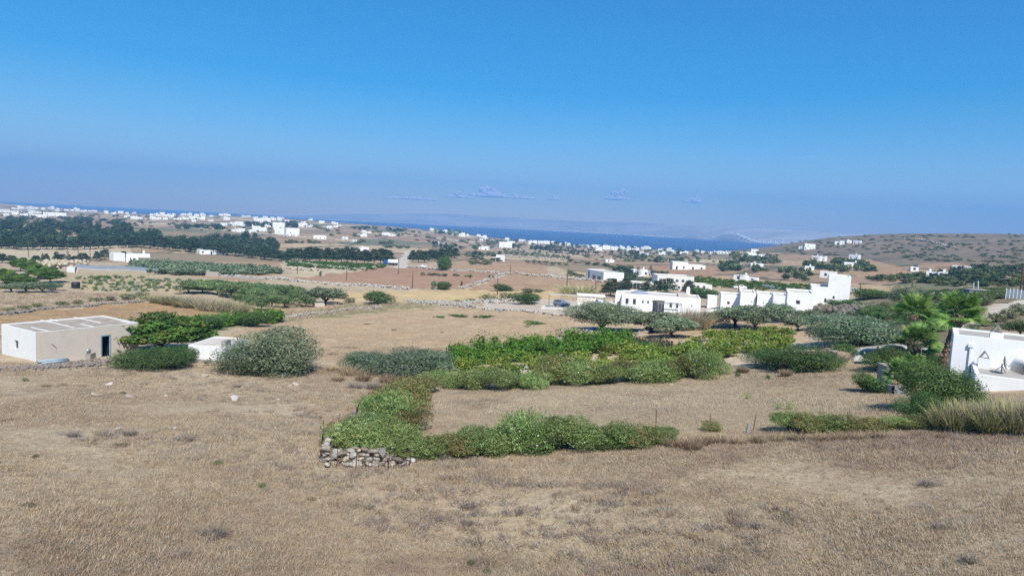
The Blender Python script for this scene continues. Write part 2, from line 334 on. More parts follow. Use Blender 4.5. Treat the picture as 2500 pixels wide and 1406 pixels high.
# ------------------------------------------------------------------ clouds behind the island
def clouds():
    m=NT('cloud_white'); m.color((.95,.95,.95,1)); m.rough(1); m.spec(0)
    tr=m.n.new('ShaderNodeBsdfTranslucent'); tr.inputs[0].default_value=(.95,.95,.95,1); mx=m.n.new('ShaderNodeMixShader'); mx.inputs[0].default_value=.45
    m.l.new(m.b.outputs[0],mx.inputs[1]); m.l.new(tr.outputs[0],mx.inputs[2]); m.l.new(mx.outputs[0],m.n['Material Output'].inputs['Surface'])
    import bmesh
    bm=bmesh.new(); bmesh.ops.create_icosphere(bm,subdivisions=3,radius=1); bv=np.array([v.co for v in bm.verts]); bf=np.array([[v.index for v in f.verts] for f in bm.faces]); bm.free()
    DC=10900.; k=DC/F
    def cloud(px,py,w,h,lab,seed,peak=0.,pk=1.):
        """w half width, h height in photograph pixels; a chain of billows, heaped up round the peak"""
        d=ray(px,py); ce=np.array([d[0]*DC,d[1]*DC,CZ+d[2]*DC]); rt=np.array([d[1],-d[0],0]); fw=np.array([d[0],d[1],0]); r=np.random.default_rng(seed); vs=[];fs=[]
        def puff(u,z,R):
            q=bv*R*np.array([1.2,1.2,.85])*k; q=q*(1+.16*fbm(q[:,0]*1.+q[:,1]*.6+seed*99,q[:,2]*1.3+q[:,1],4,2.2/(R*k),int(r.integers(99)))[:,None]); fs.append(bf+len(vs)*len(bv)); vs.append(q+ce+rt*u*k+fw*r.normal(0,R*.4)*k+np.array([0,0,z*k]))
        u=-w
        while u<w:
            R=h*(.30+.28*r.uniform())*(1-.5*(abs(u)/w)**2)+1.; puff(u,0,R); u+=R*.7
        for i in range(int(5+7*pk)):
            g=r.normal(0,1); top=h*(.35+.75*pk*r.uniform())*math.exp(-g*g*.5); uu=peak*w+g*max(h*.55,4); z=0
            while z<top: R=h*r.uniform(.16,.3); puff(uu+r.normal(0,h*.08),z,R); z+=R*.9
        V=np.concatenate(vs); V[:,2]=np.maximum(V[:,2],ce[2])
        o=link('cloud',mesh_np('cloud',V,np.concatenate(fs),[m.m],True)); tag(o,lab,'cloud','small clouds over the far island')
    cloud(1198,481,30,32,'tallest puffy white cloud over the far island',3,-.1,1.1)
    cloud(1270,485,36,14,'low flat cloud just right of the tallest cloud',8,-.4,.8)
    cloud(1000,487,58,13,'long thin cloud bank farthest to the left over the island',14,.3,.6)
    cloud(1120,483,28,15,'small ragged cloud touching the left of the tallest cloud',21,0,.9)
    cloud(1506,488,24,22,'lone faint cloud above the middle of the strait',26,.2,1.2)
    cloud(1690,495,18,18,'small faint cloud to the right of all the others',33,.4,1.2)
    cloud(1350,488,14,10,'tiny wisp of cloud between the two larger clouds',41,.4,1)
clouds()
# ------------------------------------------------------------------ haze over land and sea
def haze():
    n=NT('haze_air'); n.n.remove(n.b); v=n.n.new('ShaderNodeVolumePrincipled'); v.inputs['Color'].default_value=(.215,.465,.83,1); v.inputs['Density'].default_value=HAZE; v.inputs['Anisotropy'].default_value=0.
    n.l.new(v.outputs[0],n.n['Material Output'].inputs['Volume'])
    x,y0,y1,z0,z1=8600,-500,9500,-9.5,600
    V=[(a,b,c) for c in (z0,z1) for a,b in ((-x,y0),(x,y0),(x,y1),(-x,y1))]
    Fc=[(3,2,1,0),(4,5,6,7),(0,1,5,4),(1,2,6,5),(2,3,7,6),(3,0,4,7)]
    o=link('haze',mesh_np('haze',V,Fc,[n.m])); o['kind']='stuff'
HAZE=2.25e-4
haze()

# ------------------------------------------------------------------ leaves, crowns, trunks
_ORD='zeroth first second third fourth fifth sixth seventh eighth ninth tenth eleventh twelfth thirteenth fourteenth fifteenth sixteenth seventeenth eighteenth nineteenth'.split()
_TENS='x x twent thirt fort fift sixt sevent eight ninet'.split()
def nth(n):
    if n<20: return _ORD[n]
    if n>=100: return ('one-hundredth' if n==100 else 'hundred-'+nth(n-100))
    t,u=divmod(n,10); return _TENS[t]+('ieth' if u==0 else 'y-'+_ORD[u])
def leafmat(name,dark,light,other=None,trans=.3,attr='tint',bright=1.6):
    n=NT(name); t=n.attr(attr); c=n.mix(dark,light,t)
    if other: c=n.mix(c,other,n.rng(n.math('FRACT',n.math('MULTIPLY',t,7.31)),.72,.86,0,.8))
    hsv=n.n.new('ShaderNodeHueSaturation'); n.l.new(c,hsv.inputs['Color']); r=n.rand()
    n.l.new(n.rng(r,0,1,.485,.515),hsv.inputs['Hue']); n.l.new(n.rng(n.math('FRACT',n.math('MULTIPLY',r,5.7)),0,1,.78*bright,1.2*bright),hsv.inputs['Value'])
    n.color(hsv.outputs[0]); n.rough(.6); n.spec(.25)
    tr=n.n.new('ShaderNodeBsdfTranslucent'); n.l.new(hsv.outputs[0],tr.inputs[0]); mx=n.n.new('ShaderNodeMixShader'); mx.inputs[0].default_value=trans
    n.l.new(n.b.outputs[0],mx.inputs[1]); n.l.new(tr.outputs[0],mx.inputs[2]); n.l.new(mx.outputs[0],n.n['Material Output'].inputs['Surface'])
    return n.m
def L(r,g,b): return alb(r,g,b)
M_olive=leafmat('olive_leaf',L(70,90,60),L(150,162,128),bright=1.45)
M_pine=leafmat('pine_needle',L(44,66,48),L(92,112,80),bright=1.05)
M_bushd=leafmat('dark_shrub_leaf',L(46,74,38),L(98,122,66))
M_lentisk=leafmat('scrub_leaf',L(66,84,50),L(116,126,80),L(120,112,88))
M_fig=leafmat('fig_leaf',L(44,78,32),L(100,134,54),L(128,122,56))
M_orch=leafmat('orchard_leaf',L(72,98,60),L(132,148,98))
M_oleander=leafmat('oleander_leaf',L(84,112,56),L(152,170,106),L(134,126,80),.35,bright=1.62)
M_oleandr=leafmat('reddish_oleander_leaf',L(88,98,54),L(138,142,88),L(134,92,64))
M_vine=leafmat('vine_leaf',L(48,88,28),L(98,134,46),L(120,138,52),bright=1.4)
M_viney=leafmat('yellowing_vine_leaf',L(72,108,36),L(128,148,58),L(158,152,74),bright=1.4)
M_bluebush=leafmat('grey_green_leaf',L(58,84,56),L(118,138,104),L(150,150,140))
M_reed=leafmat('reed_leaf',L(140,136,92),L(186,174,128),L(160,148,120),.3)
M_reedg=leafmat('green_reed_leaf',L(120,128,76),L(190,184,118),L(168,156,122),.3)
M_drytwig=leafmat('dry_twig',L(138,116,92),L(188,164,130),L(146,128,116),.15,bright=1.05)
M_greytwig=leafmat('grey_twig',L(112,104,98),L(158,148,140),L(130,116,108),.15,bright=1.05)
M_flw=NT('white_petal'); M_flw.color((.82,.82,.78,1)); M_flw=M_flw.m
M_flp=NT('pink_petal'); M_flp.color((.45,.08,.10,1)); M_flp=M_flp.m
def barkmat(name,a,b):
    n=NT(name); c=n.ramp(n.noise(9,4,.7,n.scaled(n.co(),(1,1,.3))),[(.35,a),(.65,b)]); n.color(c); n.bump(n.noise(22,3,.7,n.scaled(n.co(),(1,1,.25))),.8,.05); return n.m
M_bark=barkmat('grey_bark',L(88,76,66),L(132,118,104)); M_barkd=barkmat('dark_bark',L(62,52,44),L(104,90,76))
def unit(v): return v/np.maximum(np.linalg.norm(v,axis=1,keepdims=True),1e-9)
def cardmesh(name,P,N,size,r,mats,asp=.5,tint=None,fmat=None,along=None):
    """one small rhombic leaf (or tuft of leaves) at each point"""
    n=len(P); d=unit(N+r.normal(0,.55,(n,3))); a=along if along is not None else r.normal(0,1,(n,3)); a=a-d*(a*d).sum(1,keepdims=True); a=unit(a); b=np.cross(d,a)
    s=(size*r.uniform(.65,1.35,n))[:,None] if np.ndim(size)==0 else size[:,None]
    w=s*asp; k=d*s*.18
    V=np.stack([P+a*s,P+b*w+k,P-a*s,P-b*w+k],1).reshape(-1,3); Fc=np.arange(n*4).reshape(n,4)
    t=r.uniform(0,1,n) if tint is None else np.clip(tint,0,1)
    return mesh_np(name,V,Fc,mats,False,{'tint':np.repeat(t,4)},None if fmat is None else fmat)
def lobes(r,n,flat=.6,spread=.36,rad=(.2,.34),z0=.35,dome=True):
    L_=[]
    for i in range(n):
        a=r.uniform(0,6.28); q=spread*math.sqrt(r.uniform(0.02,1)); x,y=q*math.cos(a),q*math.sin(a)
        zt=(1-z0)*(1-(q/.55)**2) if dome else (1-z0)
        R=r.uniform(*rad); z=z0+r.uniform(.25,.95)*max(zt-R*flat,.05)
        L_.append((x,y,z,R,R*r.uniform(.85,1.15),R*flat*r.uniform(.85,1.2)))
    return np.array(L_)
def crownpts(r,Lb,n,hollow=.55,zmin=0.02):
    A=(Lb[:,3]*Lb[:,4]+Lb[:,4]*Lb[:,5]+Lb[:,3]*Lb[:,5]); k=r.choice(len(Lb),n,p=A/A.sum()); d=unit(r.normal(0,1,(n,3)))
    q=r.uniform(hollow**3,1.06**3,n)**(1/3.); P=Lb[k,:3]+d*Lb[k,3:6]*q[:,None]; N=unit(d/Lb[k,3:6])
    t=.08+.8*r.uniform(0,1,len(Lb))[k]+r.normal(0,.18,n)  # random tone per lobe, spread wide to imitate lit and dark clumps
    # loose sprays break the outline
    ns=max(6,n//70); kk=r.choice(len(Lb),ns,p=A/A.sum()); dd=unit(r.normal(0,1,(ns,3))+[0,0,.35]); m=max(6,n//(ns*7)); q=r.uniform(.9,1.42,(ns,m)); jt=r.normal(0,.045,(ns,m,3))
    SP=(Lb[kk,None,:3]+dd[:,None]*Lb[kk,None,3:6]*q[...,None]+jt*Lb[kk,None,3:6]*2).reshape(-1,3); P=np.concatenate([P,SP]); N=np.concatenate([N,np.repeat(dd,m,0)]); t=np.concatenate([t,np.repeat(r.uniform(.3,1,ns),m)]); n=len(P)
    # leaves deep inside another lobe are never seen
    q2=np.full(n,9.)
    for l in Lb: q2=np.minimum(q2,np.where((np.abs(P-l[:3])<l[3:6]).all(1),(((P-l[:3])/l[3:6])**2).sum(1),9.))
    keep=(P[:,2]>zmin)&((q2>.28)|(r.uniform(0,1,n)<.25))
    return P[keep],N[keep],t[keep]
def fit1(P):
    """scale points to width 1, top at z 1"""
    w=max(np.percentile(P[:,0],98)-np.percentile(P[:,0],2),np.percentile(P[:,1],98)-np.percentile(P[:,1],2)); c=(np.percentile(P[:,:2],98,axis=0)+np.percentile(P[:,:2],2,axis=0))/2
    Q=P.copy(); Q[:,:2]=(P[:,:2]-c)/w; Q[:,2]=P[:,2]/np.percentile(P[:,2],99.3); return Q
def tubes(name,paths,mats,sides=6):
    vs=[];fs=[];o=0
    for pts,rad in paths:
        pts=np.array(pts,float); n=len(pts); tg=np.gradient(pts,axis=0); tg=unit(tg); u=np.cross(tg,[.3,.9,.1]); u=unit(u); w=np.cross(tg,u)
        a=np.linspace(0,2*math.pi,sides,endpoint=False)
        ring=pts[:,None]+(u[:,None]*np.cos(a)[None,:,None]+w[:,None]*np.sin(a)[None,:,None])*np.array(rad)[:,None,None]
        vs.append(ring.reshape(-1,3)); i=np.arange(n*sides).reshape(n,sides)
        fs.append(np.stack([i[:-1],np.roll(i[:-1],-1,1),np.roll(i[1:],-1,1),i[1:]],-1).reshape(-1,4)+o)
        vs.append(pts[-1:][[0]]); o2=o+n*sides
        fs.append(np.stack([i[-1],np.roll(i[-1],-1),np.full(sides,n*sides),np.full(sides,n*sides)],-1)[:, :]+o); o=o2+1
    f=np.concatenate(fs); 
    return mesh_np(name,np.concatenate(vs),f,mats,True)
def trunk(r,n_limb,h,rad,top,lean=.05,name='trunk',mat=None,split=.35):
    P=[]; base=[(0,0,-.06),(r.normal(0,lean),r.normal(0,lean),h*split)]
    P.append(([base[0],((base[0][0]+base[1][0])/2+.01,0,h*split*.5),base[1]],[rad*1.35,rad,rad*.9]))
    for i in range(n_limb):
        a=6.28*i/n_limb+r.uniform(-.5,.5); q=top*r.uniform(.55,1); e=(q*math.cos(a),q*math.sin(a),h*r.uniform(.85,1.15))
        m=(base[1][0]*.5+e[0]*.55,base[1][1]*.5+e[1]*.55,(base[1][2]+e[2])*.5-.02); P.append(([base[1],m,e],[rad*.75,rad*.5,rad*.2]))
    return tubes(name,P,[mat or M_bark],6)
LIB={}
def species(key,variants,fn):
    LIB[key]=[fn(np.random.default_rng(hash_(key)+i)) for i in range(variants)]
def hash_(s): return sum((i+1)*ord(c) for i,c in enumerate(s))*7
def mk_round(n,size,nl,mat,flat=.75,spread=.34,rad=(.2,.32),z0=.3,limb=5,asp=.5,trad=.045,bark=None,hollow=.5,th=.6,dome=True):
    def fn(r):
        Lb=lobes(r,nl,flat,spread,rad,z0,dome); P,N,t=crownpts(r,Lb,n,hollow); P=fit1(P)
        c=cardmesh('crown',P,N,size,r,[mat],asp,t)
        k=trunk(r,limb,th,trad,.24,.03,'trunk',bark) if limb else None
        return (k,c)
    return fn
species('olive_big',2,mk_round(26000,.0155,26,M_olive,.85,.33,(.17,.27),.05,6,.45,.03,M_barkd,.62))
species('olive',3,mk_round(6500,.031,15,M_olive,.7,.34,(.19,.28),.34,6,.48,.042,M_barkd,.6))
species('olive_tall',1,mk_round(22000,.0165,24,M_olive,.72,.36,(.16,.25),.32,8,.46,.032,M_barkd,.6))
species('orchard',3,mk_round(4600,.035,13,M_orch,.72,.32,(.18,.28),.28,5,.52,.032,M_barkd,.6))
species('fig',1,mk_round(15000,.024,22,M_fig,.5,.38,(.15,.25),.3,7,.62,.026,M_bark,.6))
species('roundbush',3,mk_round(6500,.029,12,M_bushd,.8,.30,(.24,.36),.12,4,.55,.03,M_barkd))
species('bigbush',2,mk_round(21000,.0165,18,M_bushd,.75,.33,(.2,.34),.1,4,.5,.025,M_barkd))
species('greybush',2,mk_round(16000,.021,18,M_bluebush,.8,.34,(.18,.3),.06,4,.36,.02,M_bark,.6))
species('lowbush',4,mk_round(900,.05,7,M_lentisk,.75,.3,(.24,.36),.08,3,.6,.03,M_barkd))
species('fartree',4,mk_round(520,.075,8,M_pine,.8,.3,(.24,.36),.2,3,.65,.035,M_barkd))
species('farolive',3,mk_round(520,.07,8,M_olive,.75,.3,(.24,.36),.2,3,.65,.04,M_barkd))
species('dot',4,mk_round(120,.135,5,M_lentisk,.75,.28,(.26,.38),.06,0,.7,.03,M_barkd))
species('roundlo',4,mk_round(900,.062,9,M_bushd,.8,.3,(.22,.34),.1,0,.6,.03,M_barkd))
species('fardot',4,mk_round(190,.12,6,M_pine,.8,.3,(.24,.36),.15,0,.7,.035,M_barkd))
species('olivedot',3,mk_round(260,.105,7,M_olive,.75,.3,(.24,.36),.12,0,.65,.04,M_barkd))
species('vinedot',2,mk_round(130,.12,5,M_vine,.7,.3,(.24,.36),.05,0,.7,.04,M_barkd))
def mk_pine(r,n=1500,size=.055):
    P=[];N=[];t=[]
    for i in range(11):     # storeys of ragged boughs
        z=.26+.74*i/11+r.uniform(-.02,.02); R=.5*(1-(z-.26)*.98)**.75*r.uniform(.75,1.1)
        for b in range(5):
            a=r.uniform(0,6.28); m=int(n/11/5*(.4+R*2)); q=np.sqrt(r.uniform(.05,1,m))*R; aa=a+r.normal(0,.38,m)
            P.append(np.stack([q*np.cos(aa),q*np.sin(aa),z-.16*q+r.normal(0,.022,m)+.03],1)); N.append(np.tile([0,0,1.],(m,1))+np.stack([np.cos(aa),np.sin(aa),0*aa],1)*.7); t.append(np.full(m,r.uniform(.1,.8))+r.normal(0,.15,m))
    P=np.concatenate(P);N=unit(np.concatenate(N));t=np.concatenate(t)
    return (tubes('trunk',[([(0,0,-.05),(.01,0,.4),(0,0,.95)],[.035,.026,.008])],[M_barkd],6),cardmesh('crown',fit1(P),N,size,r,[M_pine],.55,t))
species('pine',4,mk_pine)
species('pine_far',3,lambda r:mk_pine(r,420,.095))
species('pine_near',2,lambda r:mk_pine(r,4200,.032))
def mk_cypress(r):
    n=900; z=r.uniform(.05,1,n); R=.5*np.clip(np.sin(np.clip(z,0,1)**.7*math.pi*.93),.06,1); a=r.uniform(0,6.28,n); q=R*r.uniform(.7,1.05,n)
    P=np.stack([q*np.cos(a),q*np.sin(a),z],1); N=np.stack([np.cos(a),np.sin(a),.5+0*a],1)
    return (tubes('trunk',[([(0,0,-.05),(0,0,.5)],[.1,.06])],[M_barkd],6),cardmesh('crown',P,unit(N),.055,r,[M_pine],.5,np.clip(r.normal(.4,.2,n),0,1)))
species('cypress',2,mk_cypress)
def mk_araucaria(r):
    P=[];N=[]
    for i in range(9):
        z=.18+.8*i/9; R=.5*(1-(z-.18)/.86)**.8
        for b in range(7):
            a=b/7*6.28+i; m=26; q=np.linspace(.05,1,m)*R; P.append(np.stack([q*np.cos(a)+r.normal(0,.012,m),q*np.sin(a)+r.normal(0,.012,m),z+.06*q/.5+r.normal(0,.008,m)],1)); N.append(np.tile([0,0,1.],(m,1)))
    P=np.concatenate(P);N=np.concatenate(N)
    return (tubes('trunk',[([(0,0,-.03),(0,0,1)],[.02,.006])],[M_barkd],6),cardmesh('crown',P,N,.03,r,[M_pine],.6))
species('araucaria',2,mk_araucaria)
def mk_flower(n,size,nl,mat,nf,fmat_,z0=.06,flat=.9,rad=(.2,.32),spread=.3):
    """oleander: upright narrow leaves with loose flower heads on top"""
    def fn(r):
        Lb=lobes(r,nl,flat,spread,rad,z0); P,N,t=crownpts(r,Lb,n,.45); P=fit1(P)
        up=unit(N*.6+np.array([.35,0,1.])+r.normal(0,.45,N.shape)); c=cardmesh('foliage',P,unit(N+r.normal(0,.6,N.shape)),size,r,[mat],.2,t,along=up)
        fl=None
        if nf:
            top=np.where((P[:,2]>.55))[0]; k=r.choice(top,min(nf,len(top)),replace=False); Q=np.repeat(P[k]+N[k]*.015,4,0)+r.normal(0,.012,(4*len(k),3))
            fl=cardmesh('blossom',Q,unit(np.repeat(N[k],4,0)+[0,0,.8]),size*.42,r,[fmat_],.9)
        st=tubes('stem',[([(0,0,-.04),(r.uniform(-.1,.1),r.uniform(-.1,.1),.35),(r.uniform(-.25,.25),r.uniform(-.25,.25),.75)],[.016,.011,.005]) for _ in range(7)],[M_bark],5)
        return (st,c,fl)
    return fn
species('oleander_white',3,mk_flower(7500,.036,10,M_oleander,9,M_flw))
species('oleander_plain',3,mk_flower(7500,.036,10,M_oleander,2,M_flw))
species('oleander_red',2,mk_flower(7500,.036,10,M_oleandr,8,M_flp))
species('oleander_far',2,mk_flower(1900,.05,8,M_oleander,4,M_flw))
def mk_vine(mat):
    def fn(r):
        Lb=lobes(r,7,.75,.34,(.18,.28),.14); P,N,t=crownpts(r,Lb,520,.4); P=fit1(P)
        Q=np.stack([r.normal(0,.3,50),r.normal(0,.3,50),r.uniform(.75,1.3,50)],1); P=np.concatenate([P,Q]);N=np.concatenate([N,np.tile([0,0,1.],(50,1))]);t=np.concatenate([t,r.uniform(.4,1,50)])
        c=cardmesh('foliage',P,unit(N+[0,0,.5]),.06,r,[mat],.8,t)
        return (tubes('stem',[([(0,0,-.05),(.03,.02,.2),(.0,.05,.5)],[.045,.035,.02]),([(.03,.02,.2),(.2,.1,.5)],[.03,.012]),([(.03,.02,.2),(-.18,-.12,.5)],[.03,.012])],[M_barkd],5),c,None)
    return fn
species('vine',3,mk_vine(M_vine)); species('vine_yellow',3,mk_vine(M_viney))
def blades(name,n,r,spread,h,w,lean,mat,seg=2,plume=False,hmin=.5,curl=.5):
    """upright narrow leaves, each a tapering strip bent over by the wind"""
    V=[];Fq=[];T=[]
    a=r.uniform(0,6.28,n); q=np.sqrt(r.uniform(0,1,n))*spread; x0=np.stack([q*np.cos(a),q*np.sin(a),np.zeros(n)-.02],1)
    dirn=unit(np.stack([np.cos(a)*.35+lean[0]+r.normal(0,.25,n),np.sin(a)*.35+lean[1]+r.normal(0,.25,n),np.ones(n)],1)); hh=h*r.uniform(hmin,1,n); b=r.uniform(0,6.28,n); sd=np.stack([np.cos(b),np.sin(b),0*b],1)
    drop=np.stack([dirn[:,0],dirn[:,1],-.35+0*b],1)*curl
    t=r.uniform(0,1,n); o=0; ts=np.linspace(0,1,seg+1)
    pts=[x0+dirn*hh[:,None]*s+drop*hh[:,None]*s*s*.5 for s in ts]; ww=[w*(1-.92*s) for s in ts]
    if plume: ww=[w*.5,w*1.1,w*.1] if seg==2 else [w*(.5+.9*s)*(1 if s<1 else .1) for s in ts]
    R=[np.stack([p-sd*k/2,p+sd*k/2],1) for p,k in zip(pts,ww)]
    V=np.concatenate([x.reshape(-1,3) for x in R]); m=2*n; i=np.arange(n)*2
    Fq=np.concatenate([np.stack([i+s*m,i+1+s*m,i+1+(s+1)*m,i+(s+1)*m],1) for s in range(seg)])
    return mesh_np(name,V,Fq,[mat],False,{'tint':np.tile(np.repeat(t,2),seg+1)})
def mk_reed(mat,n=620,h=1.05,w=.034,lean=(.38,.05),spread=.42):
    def fn(r): return (blades('stalk',int(n*.6),r,spread,.86,w*.8,(lean[0]*.4,0),M_greytwig,2,curl=.1,hmin=.35),blades('leaf_mass',n,r,spread,h,w,lean,mat,2,curl=.8,hmin=.25),None)
    return fn
species('reed',3,mk_reed(M_reed)); species('reed_green',3,mk_reed(M_reedg))
species('drybush',4,lambda r:(None,blades('twigs',260,r,.22,.8,.022,(.12,0),M_drytwig,2,hmin=.4,curl=.5),None))
species('greydry',3,lambda r:(None,blades('twigs',260,r,.26,.8,.02,(.1,0),M_greytwig,2,hmin=.4,curl=.3),None))
# ------------------------------------------------------------------ planting
NV={}
def plant(key,name,px,py,wpx,hpx,label,cat,group=None,single=False,rz=None,base=None,wide=None):
    """a plant whose foot the photograph shows at (px,py); wpx, hpx its size there"""
    b=base or ground(px,py); m=mpp(b); i=NV.get(key,0); NV[key]=i+1; var=LIB[key][i%len(LIB[key])]
    w=wpx*m; h=hpx*m; rz=random.uniform(0,6.28) if rz is None else rz
    parts=[p for p in var if p is not None]
    if len(parts)==1 or single:
        if single and len(parts)>1: parts=[var[1]]
        o=link(name,parts[0]); root=o
    else:
        root=empty(name)
        for p in parts: link(p.name.split('.')[0],p,root)
    root.location=b; root.rotation_euler=(0,0,rz); root.scale=(w,(wide*m if wide else w),h)
    tag(root,label,cat,group); return root
def along(path,n,jit=0.,seed=1):
    """n pixel places evenly along a pixel path"""
    p=np.array(path,float); s=np.r_[0,np.cumsum(np.hypot(*np.diff(p,axis=0).T))]; u=(np.arange(n)+.5)/n*s[-1]; r=np.random.default_rng(seed)
    return [(float(np.interp(v,s,p[:,0])+r.normal(0,jit)),float(np.interp(v,s,p[:,1])+r.normal(0,jit*.15))) for v in u]
# ------------------------------------------------------------------ hedges, trees and bushes, near to far
rv0=np.random.default_rng(55)
def row(key,name,lst,fmt,cat,group,single=False,keys=None):
    """lst of (px,py,w,h) from left to right; fmt takes the ordinal"""
    for i,q in enumerate(sorted(lst,key=lambda q:q[0])):
        k=q[4] if len(q)>4 else key
        hh=q[3]*(rv0.uniform(.7,1.12) if name=='oleander_shrub' else 1.)
        plant(k,name,q[0],q[1],q[2],hh,fmt.format(nth(i+1)),cat,group,single)
OW,OP,OR='oleander_white','oleander_plain','oleander_red'
row(OP,'oleander_shrub',[(872,1098,144,63,OW),(925,1108,144,67,OP),(985,1113,138,63,OP),(1045,1112,126,59,OP),(1105,1108,120,57,OR),(1165,1106,114,61,OW),(1225,1106,108,63,OP),(1270,1103,120,89,OW),(1330,1100,108,77,OW),(1385,1097,120,87,OP),(1440,1096,108,65,OW),(1500,1092,120,67,OP),(1555,1088,114,61,OR),(1615,1080,96,46,OP)],
 'oleander shrub, {} from the left in the low hedge along the front stone wall','shrub','oleanders of the front hedge')
row(OP,'oleander_shrub',[(905,1062,132,63,OW),(935,1040,138,65,OP),(958,1015,132,63,OP),(982,992,126,59,OR),(1003,972,120,57,OR),(1025,958,102,51,OR),(955,1075,132,61,OP),(985,1048,108,57,OR),(1008,1015,84,51,OR)],
 'oleander shrub, {} from the left in the hedge arm running back up the wall','shrub','oleanders of the hedge arm')
row(OP,'oleander_shrub',[(1085,935,96,36,OP),(1125,946,84,46,OP),(1170,948,90,46,OP),(1215,952,84,53,OP),(1262,942,84,46,OP),(1305,946,84,42,OP),(1350,938,102,61,OR),(1400,938,114,65,OW),(1450,935,96,53,OR),(1492,935,84,53,OP),(1535,928,90,48,OR),(1580,932,114,57,OW),(1625,926,84,48,OP),(1667,921,90,67,OR),(1708,921,90,67,OW),(1740,912,72,44,OP)],
 'oleander shrub, {} from the left in the hedge between vineyard and mown field','shrub','oleanders of the back hedge')
row(OR,'oleander_shrub',[(1735,1052,48,30,OR),(1925,1052,84,44,OP),(1975,1055,96,44,OR),(2030,1052,96,42,OP),(2085,1052,96,40,OR),(2140,1050,84,32,OR),(2195,1048,72,28,OP),(2245,1046,72,26,OR)],
 'red-flowered oleander, {} from the left along the far right field edge','shrub','red oleanders at the field edge')
plant('greybush','shrub',905,906,140,46,'grey-green bush at the end of the blue-green thicket nearest the big round bush','shrub','grey-green thicket',rz=.4)
plant('greybush','shrub',990,918,150,66,'tallest grey-green bush in the middle of the blue-green thicket','shrub','grey-green thicket',rz=2)
plant('greybush','shrub',1058,908,110,56,'grey-green bush of the thicket that touches the vineyard','shrub','grey-green thicket',rz=1)
# vines
rv=np.random.default_rng(31); nv=0
def vines(x0,x1,yl,yr,n,w,h,key,lab,grp):
    for i in range(n):
        f=(i+.5+rv.uniform(-.35,.35))/n; px=x0+(x1-x0)*f; py=yl+(yr-yl)*f+rv.normal(0,2.2)
        plant(key,'grape_vine',px,py,w*rv.uniform(.65,1.3),h*rv.uniform(.6,1.35),lab.format(nth(i+1)),'vine',grp)
G1,G2,G3='vines at the back of the vineyard','vines at the front of the vineyard','scattered vines beside the olive yard'
for q,(yl,yr,n) in enumerate(((868,836,17),(876,842,17),(885,850,17),(893,858,16))): vines(1095,1530,yl,yr,n,42,30,'vine','deep green vine, {} from the left in the vineyard row '+nth(q+1)+' from the back',G1)
for q,(yl,yr,n) in enumerate(((852,862,9),(862,870,11),(872,874,11))): vines(1480,1790,yl,yr,n,42,27,'vine' if yl<860 else 'vine_yellow','vine, {} from the left in the '+nth(q+1)+' short row in front of the slat fence',G2)
for q,(yl,yr,n) in enumerate(((905,868,17),(914,878,14),(921,886,12),(926,898,12))): vines(1100,1760,yl,yr,n,40,22,'vine_yellow','yellow-green vine, {} from the left in the '+nth(4-q)+' row behind the oleander hedge',G2)
for q,(yl,yr,n) in enumerate(((822,820,7),(834,830,8),(846,842,9),(858,852,9),(868,860,8))): vines(1725,1930,yl,yr,n,32,22,'vine_yellow','sparse yellowing vine, {} from the left in the '+nth(q+1)+' row below the olive trees',G3)
vines(432,690,806,786,21,40,22,'vine','bright green vine, {} from the left in the front row behind the fig tree','vines behind the fig tree')
vines(480,680,792,774,9,40,20,'vine','bright green vine, {} from the left in the rear row behind the fig tree','vines behind the fig tree')
# bushes and trees round the buildings
B='bigbush'
plant('olive_big','olive_bush',657,906,214,104,'large dome-shaped silvery olive bush beside the small white hut','bush')
plant('fig','fig_tree',392,862,215,92,'broad dark green fig tree overhanging the door end of the barn','tree',rz=.6)
plant(B,'creeping_shrub',368,896,165,44,'low spreading green shrub between barn and small white hut','shrub',rz=.3)
plant(B,'creeping_shrub',432,886,90,40,'small dense green shrub pressed against the white hut','shrub',rz=.3)
plant('roundbush','bush',507,806,78,38,'dark bush touching the fig tree at the edge of the vines','bush')
plant('roundbush','bush',622,795,70,34,'round dark bush standing alone at the end of the green vine strip','bush')
plant('olive_tall','olive_tree',1478,815,180,74,'largest olive tree, with blue barrels in its shade','tree')
row('olive','olive_tree',[(1590,812,120,54),(1645,824,105,48),(1740,802,62,40),(1795,798,96,54),(1850,806,112,56),(1908,784,72,42),(1948,808,76,40),(1972,790,62,34)],'rounded olive tree, {} from the left after the largest one in the olive yard','tree','olives of the yard')
plant('reed','reed_clump',1692,806,60,76,'tall dry straw-coloured reed clump in front of the villa','reeds')
plant(B,'shrub',1968,902,150,56,'dark green clipped-looking shrub at the end of the vineyard','shrub'); plant(B,'shrub',1885,896,120,42,'lower dark green shrub merging with the vineyard corner','shrub')
plant('greydry','dry_shrub',2038,886,80,62,'grey-brown half-dead shrub beside the square stone block','shrub'); plant('roundbush','shrub',2060,880,60,40,'green shrub behind the grey-brown half-dead one','shrub')
plant(OW,'oleander_shrub',2088,842,60,44,'white-flowering oleander standing by the pale driveway','shrub')
plant('greybush','fig_shrub',2075,842,190,74,'large grey-stemmed shrub behind the driveway','shrub'); plant('greybush','fig_shrub',2165,836,90,46,'smaller grey-stemmed shrub close behind the parked dark car','shrub')
plant('roundbush','shrub',2126,957,78,44,'small round green bush on the mown field by the palms','bush'); plant(B,'shrub',2166,906,92,60,'dark glossy bush in front of the dark parked car','bush')
plant(B,'shrub',2285,1000,165,112,'big dark evergreen shrub in front of the nearest white house','shrub'); plant(B,'shrub',2250,1028,100,72,'lower dark evergreen shrub next to the reeds','shrub'); plant(B,'shrub',2335,992,100,56,'dark evergreen shrub under the wall of the nearest white house','shrub')
plant(B,'shrub',2276,906,50,44,'dark shrub between the tall palm and the nearest white house','shrub')
